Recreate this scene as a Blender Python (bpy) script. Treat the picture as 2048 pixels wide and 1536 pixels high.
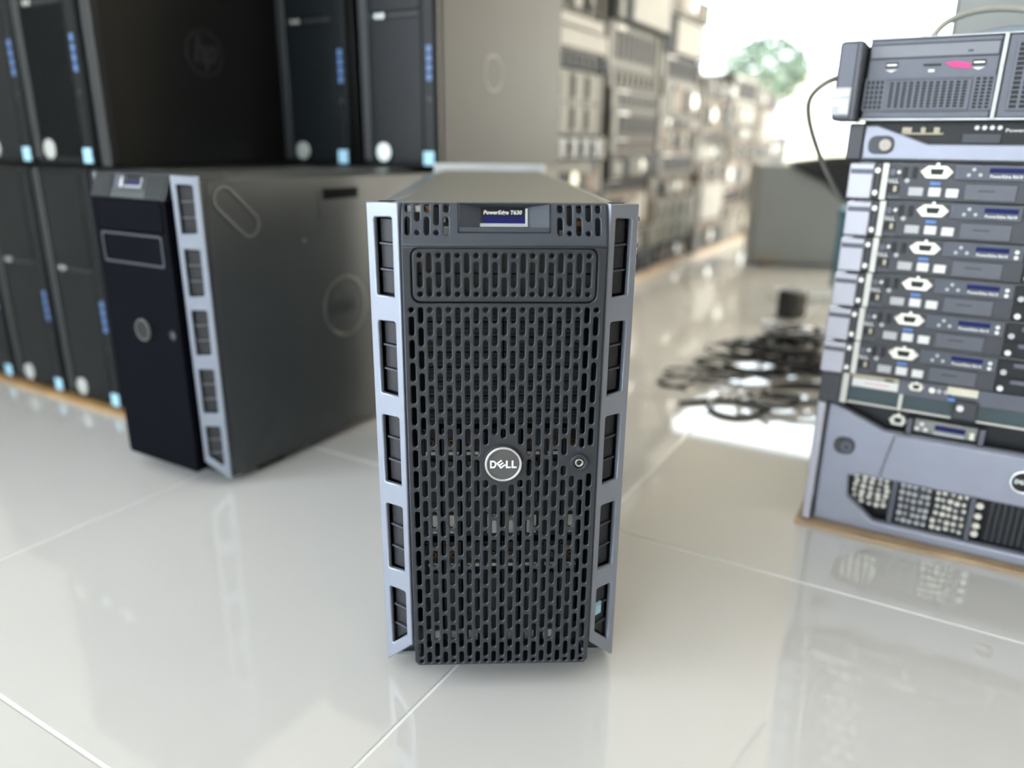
import bpy, bmesh, math, random
from mathutils import Matrix, Vector

# ------------------------------------------------------------------ clear
for o in list(bpy.data.objects):
    bpy.data.objects.remove(o, do_unlink=True)
SC = bpy.context.scene
COL = SC.collection
rnd = random.Random(7)
PI = math.pi
TH = math.radians(32.9)          # the room (tiles, racks, stacks) is turned against the middle server
CT, ST = math.cos(TH), math.sin(TH)
ROT = -TH


def W(s, g, z=0.0):
    """room coordinates (s along the tile rows, g into the room) to world"""
    return Vector((s * CT + g * ST, -s * ST + g * CT, z))


# ------------------------------------------------------------------ camera
CAM_LOC = Vector((-.0207, -.615, .4845))
PITCH, YAW, ROLL = .3104, .047, .0115
cy, sy, cp, sp = math.cos(YAW), math.sin(YAW), math.cos(PITCH), math.sin(PITCH)
fwd = Vector((sy * cp, cy * cp, -sp))
right = Vector((cy, -sy, 0))
up = right.cross(fwd)
cr, sr = math.cos(ROLL), math.sin(ROLL)
r2 = cr * right + sr * up
u2 = -sr * right + cr * up
camd = bpy.data.cameras.new('camera')
camd.sensor_width = 36
camd.lens = 1500 / 2048 * 36
camd.clip_start = .01
camd.dof.use_dof = True
camd.dof.focus_distance = .648
camd.dof.aperture_fstop = 2.25
cam = bpy.data.objects.new('camera', camd)
COL.objects.link(cam)
m = Matrix.Identity(4)
for i in range(3):
    m[i][0], m[i][1], m[i][2], m[i][3] = r2[i], u2[i], -fwd[i], CAM_LOC[i]
cam.matrix_world = m
SC.camera = cam

# ------------------------------------------------------------------ sky, light, exposure
world = bpy.data.worlds.new('sky')
SC.world = world
world.use_nodes = True
wn = world.node_tree.nodes
bg = wn['Background']
bg.inputs['Color'].default_value = (.84, .915, 1, 1)
bg.inputs['Strength'].default_value = 7.4

SC.view_settings.view_transform = 'Standard'
SC.view_settings.look = 'None'
SC.view_settings.gamma = 1
SC.view_settings.use_curve_mapping = False
SC.view_settings.exposure = 0.15
SC.cycles.use_denoising = True
SC.cycles.max_bounces = 8
SC.cycles.diffuse_bounces = 5
SC.cycles.glossy_bounces = 4
SC.cycles.transparent_max_bounces = 8
SC.cycles.caustics_reflective = False
SC.cycles.caustics_refractive = False
SC.cycles.sample_clamp_indirect = 8

ROOM = dict(s0=-1.75, s1=3.6, g0=-4.2, g1=5.0, h=2.9)
WIN_BACK = (-1.68, 3.2, .08, 1.78)      # s0, s1, z0, z1 on the back wall
WIN_FRONT = (-1.7, 1.3, .1, 2.6)
WIN_LEFT = (-4.0, -.9, .1, 2.1)      # g0, g1, z0, z1 on the left wall, left of the camera      # shopfront behind the camera


def portal(name, loc, size, rot):
    l = bpy.data.lights.new(name, 'AREA')
    l.shape = 'RECTANGLE'
    l.size, l.size_y = size
    l.cycles.is_portal = True
    o = bpy.data.objects.new(name, l)
    COL.objects.link(o)
    o.location = loc
    o.rotation_euler = rot
    return o


def win_portal(name, win, g, inward):
    a, b, z0, z1 = win
    portal(name, W((a + b) / 2, g, (z0 + z1) / 2), (b - a, z1 - z0), (PI / 2, 0, ROT + (PI if inward > 0 else 0)))


win_portal('back_window_light', WIN_BACK, ROOM['g1'] + .2, -1)
win_portal('front_window_light', WIN_FRONT, ROOM['g0'] - .2, 1)
portal('left_window_light', W(ROOM['s0'] - .2, (WIN_LEFT[0] + WIN_LEFT[1]) / 2, 1.35), (WIN_LEFT[1] - WIN_LEFT[0], WIN_LEFT[3] - WIN_LEFT[2]), (PI / 2, 0, ROT - PI / 2))



# added warm area lamp inside the back wall, standing in for street daylight
_l = bpy.data.lights.new('added_street_glow', 'AREA')
_l.shape = 'RECTANGLE'
_l.size, _l.size_y = 3.0, 2.3
_l.energy = 185
_l.color = (1, .86, .62)
_o = bpy.data.objects.new('added_street_glow', _l)
COL.objects.link(_o)
_o.location = W(1.95, ROOM['g1'] - .04, 1.35)
_o.rotation_euler = (PI / 2, 0, ROT)
_o.rotation_euler = (-PI / 2, 0, ROT)

# ------------------------------------------------------------------ materials
MATS = {}


def mat(name, col, rough=.5, metal=0., var=.08, scale=30., bump=0., bscale=400., spec=.5, coat=0., emit=None):
    if name in MATS:
        return MATS[name]
    mt = bpy.data.materials.new(name)
    mt.use_nodes = True
    nt = mt.node_tree
    b = nt.nodes['Principled BSDF']
    b.inputs['Roughness'].default_value = rough
    b.inputs['Metallic'].default_value = metal
    b.inputs['Specular IOR Level'].default_value = spec
    b.inputs['Coat Weight'].default_value = coat
    tc = nt.nodes.new('ShaderNodeTexCoord')
    nz = nt.nodes.new('ShaderNodeTexNoise')
    nz.inputs['Scale'].default_value = scale
    nz.inputs['Detail'].default_value = 4
    nt.links.new(tc.outputs['Object'], nz.inputs['Vector'])
    rp = nt.nodes.new('ShaderNodeValToRGB')
    rp.color_ramp.elements[0].position = .3
    rp.color_ramp.elements[1].position = .7
    rp.color_ramp.elements[0].color = tuple(c * (1 - var) for c in col) + (1,)
    rp.color_ramp.elements[1].color = tuple(min(1, c * (1 + var)) for c in col) + (1,)
    nt.links.new(nz.outputs['Fac'], rp.inputs['Fac'])
    nt.links.new(rp.outputs['Color'], b.inputs['Base Color'])
    if bump:
        n2 = nt.nodes.new('ShaderNodeTexNoise')
        n2.inputs['Scale'].default_value = bscale
        nt.links.new(tc.outputs['Object'], n2.inputs['Vector'])
        bp = nt.nodes.new('ShaderNodeBump')
        bp.inputs['Strength'].default_value = bump
        bp.inputs['Distance'].default_value = .0005
        nt.links.new(n2.outputs['Fac'], bp.inputs['Height'])
        nt.links.new(bp.outputs['Normal'], b.inputs['Normal'])
    if emit:
        b.inputs['Emission Color'].default_value = emit[:3] + (1,)
        b.inputs['Emission Strength'].default_value = emit[3]
    MATS[name] = mt
    return mt


M_SILVER = mat('silver_blue_paint', (.275, .302, .365), .36, .45, .03, 60)
M_DOOR = mat('charcoal_plastic', (.021, .025, .032), .42, 0, .06, 90, .10, 2500)
M_HEADER = mat('slate_plastic', (.050, .057, .074), .38, .1, .05, 90, .10, 2500)
M_MESHBLACK = mat('fine_mesh_black', (.0024, .0028, .0055), .6, 0, .3, 900, .3, 1500, spec=.04)
M_PANE = mat('textured_black_plastic', (.013, .014, .018), .45, 0, .3, 900, .25, 2500)
M_BLACK = mat('black_plastic', (.0055, .0060, .0085), .42, 0, .1, 60, spec=.35)
M_INNER = mat('inner_black', (.006, .007, .009), .45, 0, .1, 60)
M_CASE = mat('grey_case_steel', (.20, .20, .18), .38, .35, .04, 20, .1, 1500)
M_CASE_EDGE = mat('case_edge_steel', (.23, .25, .26), .35, .5, .04, 20)
M_LIGHT = mat('pale_grey_plastic', (.55, .56, .56), .4, 0, .04, 30)
M_CHROME = mat('brushed_silver', (.70, .71, .72), .25, .9, .03, 50)
M_WHITE = mat('white_print', (.82, .82, .82), .5, 0, .02, 30)
M_BLUE = mat('blue_display', (.006, .008, .08), .35, 0, .1, 20, spec=.2, emit=(.01, .015, .2, .15))
M_BADGE = mat('badge_grey', (.10, .10, .105), .35, .3, .05, 60)
M_CARRIER = mat('drive_carrier_grey', (.011, .013, .017), .4, .1, .1, 80)
M_CARRIER2 = mat('drive_handle_grey', (.022, .025, .030), .35, .2, .1, 80)
M_ORANGE = mat('bronze_ring', (.20, .09, .03), .35, .6, .05, 30)
M_STEEL = mat('bare_steel', (.5, .49, .46), .3, .85, .08, 120)
M_STICK = mat('pale_blue_sticker', (.36, .62, .74), .3, 0, .1, 300)


# ------------------------------------------------------------------ mesh helpers
class MB:
    def __init__(self):
        self.v, self.f = [], []

    def add(self, vs, fs):
        n = len(self.v)
        self.v += [tuple(p) for p in vs]
        self.f += [tuple(i + n for i in q) for q in fs]
        return self

    def box(self, x0, x1, y0, y1, z0, z1):
        return self.add([(x0, y0, z0), (x1, y0, z0), (x1, y1, z0), (x0, y1, z0), (x0, y0, z1), (x1, y0, z1), (x1, y1, z1), (x0, y1, z1)],
                        [(0, 3, 2, 1), (4, 5, 6, 7), (0, 1, 5, 4), (1, 2, 6, 5), (2, 3, 7, 6), (3, 0, 4, 7)])

    def prism(self, poly, lo, hi, axis='y'):
        """polygon (counter-clockwise as seen from the -axis side for y) pushed along an axis"""
        n = len(poly)
        if axis == 'y':
            P = lambda a, b, c: (a, c, b)
        elif axis == 'z':
            P = lambda a, b, c: (a, b, c)
        else:
            P = lambda a, b, c: (c, a, b)
        vs = [P(a, b, lo) for a, b in poly] + [P(a, b, hi) for a, b in poly]
        fs = [tuple(range(n)), tuple(reversed(range(n, 2 * n)))] + [((i + 1) % n, i, i + n, (i + 1) % n + n) for i in range(n)]
        return self.add(vs, fs)

    def cyl(self, c, r, axis, d, n=20, r2=None):
        """cylinder from c, length d along axis"""
        r2 = r if r2 is None else r2
        vs = []
        for k, rr in ((0, r), (d, r2)):
            for i in range(n):
                a = 2 * PI * i / n
                p, q = rr * math.cos(a), rr * math.sin(a)
                vs.append({'y': (c[0] + p, c[1] + k, c[2] + q), 'z': (c[0] + p, c[1] + q, c[2] + k), 'x': (c[0] + k, c[1] + p, c[2] + q)}[axis])
        fs = [tuple(range(n)), tuple(reversed(range(n, 2 * n)))] + [((i + 1) % n, i, i + n, (i + 1) % n + n) for i in range(n)]
        return self.add(vs, fs)

    def ring(self, c, r0, r1, y0, y1, n=40):
        """ring facing y between radii r0 < r1"""
        vs = []
        for y in (y0, y1):
            for r in (r0, r1):
                for i in range(n):
                    a = 2 * PI * i / n
                    vs.append((c[0] + r * math.cos(a), y, c[1] + r * math.sin(a)))
        fs = []
        for i in range(n):
            j = (i + 1) % n
            fs += [(i, j, n + j, n + i), (2 * n + i, 3 * n + i, 3 * n + j, 2 * n + j), (n + i, n + j, 3 * n + j, 3 * n + i), (i, 2 * n + i, 2 * n + j, j)]
        return self.add(vs, fs)

    def mesh(self, name, bevel=0, smooth=True):
        me = bpy.data.meshes.new(name)
        me.from_pydata(self.v, [], self.f)
        bm = bmesh.new()
        bm.from_mesh(me)
        bmesh.ops.recalc_face_normals(bm, faces=bm.faces)
        bm.normal_update()
        for f in bm.faces:          # round surfaces shade smooth, flat faces stay flat
            f.smooth = any(len(e.link_faces) == 2 and .01 < e.calc_face_angle(0) < .6 for e in f.edges) and len(f.verts) < 5
        if bevel:
            es = [e for e in bm.edges if len(e.link_faces) == 2 and e.calc_face_angle(0) > .6]
            res = bmesh.ops.bevel(bm, geom=es, offset=bevel, segments=2, profile=.5, affect='EDGES', clamp_overlap=True)
            for f in res['faces']:
                f.smooth = True
        bm.to_mesh(me)
        bm.free()
        flags = [p.use_smooth and smooth for p in me.polygons]
        me.set_sharp_from_angle(angle=math.radians(50))
        me.polygons.foreach_set('use_smooth', flags)
        return me

    def build(self, name, material, parent=None, bevel=0, M=None, smooth=True):
        return obj(name, self.mesh(name, bevel, smooth), material, parent, M)


def obj(name, me, material, parent=None, M=None):
    if material is not None and not me.materials:
        me.materials.append(material)
    o = bpy.data.objects.new(name, me)
    COL.objects.link(o)
    if parent is not None:
        o.parent = parent
    if M is not None:
        o.matrix_local = M
    return o


def tag(o, label, cat, group=None, kind=None):
    o['label'] = label
    o['category'] = cat
    if group:
        o['group'] = group
    if kind:
        o['kind'] = kind
    return o


def thing(name, label, cat, loc, rz=0., group=None):
    o = bpy.data.objects.new(name, None)
    o.empty_display_size = .05
    COL.objects.link(o)
    o.location = loc
    o.rotation_euler = (0, 0, rz)
    return tag(o, label, cat, group)


def copy_tree(o, parent=None):
    c = o.copy()
    COL.objects.link(c)
    if parent is not None:
        mb = o.matrix_local.copy()
        c.parent = parent
        c.matrix_local = mb
    for ch in list(o.children):
        copy_tree(ch, c)
    return c


def struct(name, mb, material, parent=None, M=None, bevel=0):
    o = mb.build(name, material, parent, bevel, M)
    o['kind'] = 'structure'
    return o


DG = None


def plate(outer, holes, y0, y1, bevel=.0004):
    """flat plate in x,z with holes, front at y0 and back at y1, edges slightly rounded"""
    cu = bpy.data.curves.new('plate', 'CURVE')
    cu.dimensions = '2D'
    cu.fill_mode = 'BOTH'
    area = lambda p: sum(p[i - 1][0] * p[i][1] - p[i][0] * p[i - 1][1] for i in range(len(p)))
    polys = [outer if area(outer) > 0 else outer[::-1]] + [h if area(h) < 0 else h[::-1] for h in holes]
    for poly in polys:
        sp_ = cu.splines.new('POLY')
        sp_.points.add(len(poly) - 1)
        for p, (a, b) in zip(sp_.points, poly):
            p.co = (a, b, 0, 1)
        sp_.use_cyclic_u = True
    cu.bevel_depth = bevel
    cu.offset = -bevel
    cu.bevel_resolution = 1
    cu.extrude = max(1e-5, abs(y1 - y0) / 2 - bevel)
    ob = bpy.data.objects.new('plate', cu)
    COL.objects.link(ob)
    dg = bpy.context.evaluated_depsgraph_get()
    me = bpy.data.meshes.new_from_object(ob.evaluated_get(dg))
    bpy.data.objects.remove(ob, do_unlink=True)
    bpy.data.curves.remove(cu)
    me.transform(Matrix.Translation((0, (y0 + y1) / 2, 0)) @ Matrix.Rotation(PI / 2, 4, 'X'))
    me.materials.clear()
    me.set_sharp_from_angle(angle=math.radians(50))
    for p in me.polygons:
        p.use_smooth = abs(p.normal.y) < .98
    return me


def text_mesh(s, width, y, cx, z0, shear=0., bold=0., height=None):
    cu = bpy.data.curves.new('text', 'FONT')
    cu.body = s
    cu.size = 1
    cu.shear = shear
    cu.offset = bold
    cu.extrude = .02
    cu.resolution_u = 3
    ob = bpy.data.objects.new('text', cu)
    COL.objects.link(ob)
    dg = bpy.context.evaluated_depsgraph_get()
    me = bpy.data.meshes.new_from_object(ob.evaluated_get(dg))
    bpy.data.objects.remove(ob, do_unlink=True)
    bpy.data.curves.remove(cu)
    xs = [v.co.x for v in me.vertices]
    ys = [v.co.y for v in me.vertices]
    k = width / (max(xs) - min(xs))
    kz = k if height is None else height / (max(ys) - min(ys))
    ox, oy = (max(xs) + min(xs)) / 2, min(ys)
    for v in me.vertices:
        v.co = ((v.co.x - ox) * k + cx, y - v.co.z * k * .5, (v.co.y - oy) * kz + z0)
    me.materials.clear()
    return me


def slot(cx, z0, z1, w, n=6):
    r = w / 2
    if z1 - z0 < w + 1e-6:
        c = (z0 + z1) / 2
        ry = max((z1 - z0) / 2, .0008)
        return [(cx + r * math.cos(2 * PI * i / (2 * n)), c + ry * math.sin(2 * PI * i / (2 * n))) for i in range(2 * n)]
    pts = [(cx + r * math.cos(PI * i / n), z1 - r + r * math.sin(PI * i / n)) for i in range(n + 1)]
    pts += [(cx + r * math.cos(PI + PI * i / n), z0 + r + r * math.sin(PI + PI * i / n)) for i in range(n + 1)]
    return pts


def rrect(x0, x1, z0, z1, r, n=5):
    pts = []
    for (cx, cz, a0) in ((x1 - r, z1 - r, 0), (x0 + r, z1 - r, PI / 2), (x0 + r, z0 + r, PI), (x1 - r, z0 + r, 1.5 * PI)):
        for i in range(n + 1):
            a = a0 + PI / 2 * i / n
            pts.append((cx + r * math.cos(a), cz + r * math.sin(a)))
    return pts


def curve_mesh(pts, r, res=4, cyclic=False, steps=8):
    cu = bpy.data.curves.new('cord', 'CURVE')
    cu.dimensions = '3D'
    sp_ = cu.splines.new('NURBS')
    sp_.points.add(len(pts) - 1)
    for p, q in zip(sp_.points, pts):
        p.co = tuple(q) + (1,)
    sp_.order_u = 4
    sp_.use_endpoint_u = True
    sp_.use_cyclic_u = cyclic
    sp_.resolution_u = steps
    cu.bevel_depth = r
    cu.bevel_resolution = res
    cu.use_fill_caps = True
    ob = bpy.data.objects.new('cord', cu)
    COL.objects.link(ob)
    dg = bpy.context.evaluated_depsgraph_get()
    me = bpy.data.meshes.new_from_object(ob.evaluated_get(dg))
    bpy.data.objects.remove(ob, do_unlink=True)
    bpy.data.curves.remove(cu)
    me.materials.clear()
    for p in me.polygons:
        p.use_smooth = True
    return me


MROOM = Matrix.Rotation(ROT, 4, 'Z')

# ------------------------------------------------------------------ the room
M_GROUT = mat('white_grout', (.86, .87, .86), .6, 0, .03, 30)
M_CEIL = mat('white_ceiling_paint', (.84, .84, .83), .8, 0, .02, 5)
M_WALL = mat('cream_wall_paint', (.80, .74, .58), .75, 0, .03, 4)
M_WALL2 = mat('white_wall_paint', (.72, .71, .68), .8, 0, .03, 4)
M_WALLR = mat('taupe_wall_paint', (.20, .18, .155), .8, 0, .03, 4)
M_FRAME = mat('white_window_frame', (.75, .76, .75), .4, 0, .03, 20)


def floor_material():
    mt = mat('polished_porcelain', (.64, .63, .615), .035, 0, .03, 2.2, spec=1.)
    return mt


M_TILE = floor_material()
R = ROOM
floor = struct('floor', MB().box(R['s0'], R['s1'], R['g0'], R['g1'], -.03, -.0009), M_GROUT, M=MROOM)
PITCH_T, SG0, GG0 = .58, -.035, -.275
GAP = .0017
tile_me = {}
ks = range(math.floor((R['s0'] - SG0) / PITCH_T), math.ceil((R['s1'] - SG0) / PITCH_T))
kg = range(math.floor((R['g0'] - GG0) / PITCH_T), math.ceil((R['g1'] - GG0) / PITCH_T))
for i in ks:
    for j in kg:
        a0, a1 = max(R['s0'], SG0 + i * PITCH_T + GAP), min(R['s1'], SG0 + (i + 1) * PITCH_T - GAP)
        b0, b1 = max(R['g0'], GG0 + j * PITCH_T + GAP), min(R['g1'], GG0 + (j + 1) * PITCH_T - GAP)
        if a1 - a0 < .02 or b1 - b0 < .02:
            continue
        key = (round(a1 - a0, 4), round(b1 - b0, 4))
        if key not in tile_me:
            tile_me[key] = MB().box(0, a1 - a0, 0, b1 - b0, -.008, 0).mesh('tile', .0007, True)
        obj('tile', tile_me[key], M_TILE, floor, Matrix.Translation((a0, b0, 0)))

struct('ceiling', MB().box(R['s0'] - .15, R['s1'] + .15, R['g0'] - .15, R['g1'] + .15, R['h'], R['h'] + .1), M_CEIL, M=MROOM)
_a, _b, _c, _d = WIN_LEFT
struct('wall_left', MB().box(R['s0'] - .15, R['s0'], R['g0'] - .15, _a, -.03, R['h']).box(R['s0'] - .15, R['s0'], _b, R['g1'] + .15, -.03, R['h'])
       .box(R['s0'] - .15, R['s0'], _a, _b, -.03, _c).box(R['s0'] - .15, R['s0'], _a, _b, _d, R['h']), M_WALL2, M=MROOM)
struct('wall_right', MB().box(R['s1'], R['s1'] + .15, R['g0'] - .15, R['g1'] + .15, -.03, R['h']), M_WALLR, M=MROOM)


def wall_with_window(name, win, g0, g1, material):
    a, b, z0, z1 = win
    mb = MB()
    mb.box(R['s0'], a, g0, g1, -.03, R['h']).box(b, R['s1'], g0, g1, -.03, R['h'])
    mb.box(a, b, g0, g1, -.03, z0).box(a, b, g0, g1, z1, R['h'])
    return struct(name, mb, material, M=MROOM)


wall_with_window('wall_back', WIN_BACK, R['g1'], R['g1'] + .15, M_WALL)
wall_with_window('wall_front', WIN_FRONT, R['g0'] - .15, R['g0'], M_WALL2)


def glass_mat():
    mt = bpy.data.materials.new('window_glass')
    mt.use_nodes = True
    nt = mt.node_tree
    nt.nodes.remove(nt.nodes['Principled BSDF'])
    out = nt.nodes['Material Output']
    tr = nt.nodes.new('ShaderNodeBsdfTransparent')
    tr.inputs['Color'].default_value = (.97, .985, .97, 1)
    gl = nt.nodes.new('ShaderNodeBsdfGlossy')
    gl.inputs['Roughness'].default_value = .02
    mx = nt.nodes.new('ShaderNodeMixShader')
    fr = nt.nodes.new('ShaderNodeFresnel')
    fr.inputs['IOR'].default_value = 1.3
    nt.links.new(fr.outputs[0], mx.inputs[0])
    nt.links.new(tr.outputs[0], mx.inputs[1])
    nt.links.new(gl.outputs[0], mx.inputs[2])
    nt.links.new(mx.outputs[0], out.inputs['Surface'])
    return mt


M_GLASS = glass_mat()


def window(name, win, g, n):
    a, b, z0, z1 = win
    f = MB()
    t = .05
    f.box(a, b, g, g + .08, z0, z0 + t).box(a, b, g, g + .08, z1 - t, z1)
    for i in range(n + 1):
        x = a + (b - a) * i / n
        x0 = min(max(x - t / 2, a), b - t)
        f.box(x0, x0 + t, g, g + .08, z0 + t, z1 - t)
    w = struct(name, f, M_FRAME, M=MROOM)
    for i in range(n):
        x0, x1 = a + (b - a) * i / n, a + (b - a) * (i + 1) / n
        MB().box(x0 + .02, x1 - .02, g + .035, g + .041, z0 + .02, z1 - .02).build('pane', M_GLASS, w)
    return w


window('window_1', WIN_BACK, R['g1'] + .03, 3)
window('window_2', WIN_FRONT, R['g0'] - .11, 2)

# outside, seen blown out through the back window
M_PAVE = mat('sunlit_pavement', (.72, .70, .64), .8, 0, .06, 1)
struct('ground_outside', MB().box(-16, 22, R['g1'] + .15, 40, -.12, -.03), M_PAVE, M=MROOM)
struct('ground_street', MB().box(-16, 22, -30, R['g0'] - .15, -.12, -.03).box(-16, R['s0'] - .15, R['g0'] - .15, R['g1'] + .15, -.12, -.03), M_PAVE, M=MROOM)


# ------------------------------------------------------------------ shared small parts
def dell_letters():
    """the four letters with the tilted E, as flat polygons in a unit box 0..1 wide"""
    mb = MB()
    h = .30

    def bar(poly):
        mb.prism(poly, 0, .03)
    # D
    n = 8
    outer = [(0, 0), (.12, 0)] + [(.12 + .115 * math.sin(PI * i / n), h / 2 - h / 2 * math.cos(PI * i / n)) for i in range(1, n)] + [(.12, h), (0, h)]
    t = .058
    inner = [(t, t), (.12, t)] + [(.12 + (.115 - t) * math.sin(PI * i / n), h / 2 - (h / 2 - t) * math.cos(PI * i / n)) for i in range(1, n)] + [(.12, h - t), (t, h - t)]
    k = len(outer)
    for i in range(k):
        j = (i + 1) % k
        bar([outer[i], outer[j], inner[j], inner[i]])
    # E, turned about 35 degrees
    a = math.radians(38)
    ca, sa = math.cos(a), math.sin(a)

    def rot(p):
        x, z = p[0] - .11, p[1] - h / 2
        return (.40 + x * ca - z * sa, h / 2 + x * sa + z * ca)
    eh = h * .92
    z0 = h * .04
    for (x0, x1, q0, q1) in ((0, .058, z0, z0 + eh), (.058, .235, z0, z0 + .056), (.058, .225, h / 2 - .028, h / 2 + .028), (.058, .235, z0 + eh - .056, z0 + eh)):
        bar([rot((x0, q0)), rot((x1, q0)), rot((x1, q1)), rot((x0, q1))])
    # L L
    for ox in (.585, .80):
        bar([(ox, 0), (ox + .185, 0), (ox + .185, .062), (ox + .068, .062), (ox + .068, h), (ox, h)])
    return mb


def letters_dell(width, cx, cz, y):
    mb = dell_letters()
    k = width
    mb.v = [(cx + (v[0] - .4925) * k, y + v[1] * k, cz + (v[2] - .15) * k) for v in mb.v]
    return mb


# ------------------------------------------------------------------ tower server with the slotted front
LW = math.hypot(.027, .022)


def wing_frame(side):
    if side < 0:
        t = Vector((.027, -.022, 0)) / LW
        o = Vector((-.109, 0, 0))
    else:
        t = Vector((.027, .022, 0)) / LW
        o = Vector((.082, -.022, 0))
    y = Vector((-t.y, t.x, 0))
    mm = Matrix.Identity(4)
    for i in range(3):
        mm[i][0], mm[i][1], mm[i][2], mm[i][3] = t[i], y[i], (0, 0, 1)[i], o[i]
    return mm


WINDOWS = [(.366, .366, .428), (.282, .282, .3445), (.199, .200, .262), (.1125, .115, .178), (.031, .0485, .093)]


def wing(root, side, slot_mat=None):
    L = LW
    f = (lambda a: a) if side < 0 else (lambda a: L - a)
    outer = [(f(0), .0098), (f(0), .4395), (f(L), .4405), (f(L), .0405), (f(.06 * L), .0095)]
    holes = []
    uo, ui = .235, .805
    for (zb, zbi, zt) in WINDOWS:
        holes.append([(f(uo * L), zb + .001), (f(uo * L), zt - .0015), (f(uo * L + .0015), zt), (f(ui * L - .0015), zt + .001), (f(ui * L), zt), (f(ui * L), zbi), (f(uo * L + .001), zb)])
    M = wing_frame(side)
    fr = obj('wing_trim', plate(outer, holes, -.001, .0035, .0011), M_SILVER, root, M)
    # recessed panes and the ribs between them
    for (zb, zbi, zt) in WINDOWS:
        step = (zt - zb) / 3
        for k in range(3):
            a0, a1 = sorted((f(uo * L + .0012), f(ui * L - .0008)))
            zl = zb + step * k
            zh = zl + step
            poly = [(a0, zl + .0012), (a1, zl + .0012), (a1, zh - .0012), (a0, zh - .0012)]
            if zbi - zb > .01 and k == 0:     # the slanted last window
                zi = min(zbi + .001, zh - .002)
                poly = [(a0, zl + .002), (a1, zi), (a1, zh - .0012), (a0, zh - .0012)] if side < 0 else [(a0, zi), (a1, zl + .002), (a1, zh - .0012), (a0, zh - .0012)]
            MB().prism(poly, .0050, .0085).build('vent_pane', M_PANE, fr, .0005)
            if k:
                rb = MB()
                s_ = .0035 if side < 0 else -.0035
                rb.prism([(a0, zl - .0009), (a1, zl - .0009 - abs(s_) * .0), (a1, zl + .0009), (a0, zl + .0009)], .0028, .006)
                rb.build('vent_rib', slot_mat or M_HEADER, fr, .0003)
    a0, a1 = sorted((f(.12 * L), f(.93 * L)))
    bk = MB()
    bk.prism([(a0, .034 if side > 0 else .012), (a1, .012 if side > 0 else .034), (a1, .436), (a0, .436)], .0086, .0105)
    bk.build('vent_back', M_INNER, fr)
    return fr


def header_matrix():
    zb, zt, yb, yt = .4093, .4407, -.033, -.0205
    vz = Vector((0, yt - yb, zt - zb)).normalized()
    vx = Vector((1, 0, 0))
    vy = vz.cross(vx)
    mm = Matrix.Identity(4)
    for i in range(3):
        mm[i][0], mm[i][1], mm[i][2], mm[i][3] = vx[i], vy[i], vz[i], (0, yb, zb)[i]
    return mm, math.hypot(yt - yb, zt - zb)


def display_unit(root, M, hl, text):
    """recessed control display in the header; coordinates in the header plane"""
    k = hl / .0314
    Z = lambda z: (z - .4093) * k
    x0, x1, z0, z1 = -.0356, .0350, Z(.4192), Z(.4400)
    s0, s1, t0, t1 = -.0187, .0172, Z(.4244), Z(.4390)
    lip = Z(.4226)
    dp = .0065
    hs = MB()
    # facets: left, right, bottom, top
    hs.add([(x0, 0, lip), (s0, dp, t0), (s0, dp, t1), (x0, 0, z1)], [(0, 1, 2, 3)])
    hs.add([(x1, 0, lip), (x1, 0, z1), (s1, dp, t1), (s1, dp, t0)], [(0, 1, 2, 3)])
    hs.add([(x0, 0, lip), (x1, 0, lip), (s1, dp, t0), (s0, dp, t0)], [(0, 1, 2, 3)])
    hs.add([(x0, 0, z1), (s0, dp, t1), (s1, dp, t1), (x1, 0, z1)], [(0, 1, 2, 3)])
    hs.box(x0, x1, -.0006, .004, z0, lip)
    hs.box(x0, x0 + .0007, -.0006, .004, z0, z1).box(x1 - .0007, x1, -.0006, .004, z0, z1)
    hs.box(x0, x1, -.0004, .003, z1, hl)
    h = hs.build('display_housing', M_HEADER, root, 0, M, smooth=False)
    MB().box(s0, s1, dp - .0002, dp + .002, t0, t1).build('display_glass', M_BLACK, h)
    MB().box(s0 + .0022, s1 - .0012, dp - .0006, dp, Z(.4270), Z(.4322)).build('screen', M_BLUE, h)
    fr = MB()
    fr.box(s0 - .0003, s1 + .0012, dp - .0022, dp - .0002, t0, t0 + .0012).box(s0 - .0003, s1 + .0008, dp - .0018, dp - .0002, t0 + .0016, t0 + .0026)
    fr.box(s1 - .0009, s1 + .0009, dp - .0018, dp - .0002, t0, t1 - .001)
    fr.build('display_rim', M_LIGHT, h, .0002)
    if text:
        obj('lettering', text_mesh(text, .0300, dp - .0004, -.0014, Z(.4330), .18, .022), M_WHITE, h)
    return h


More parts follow.
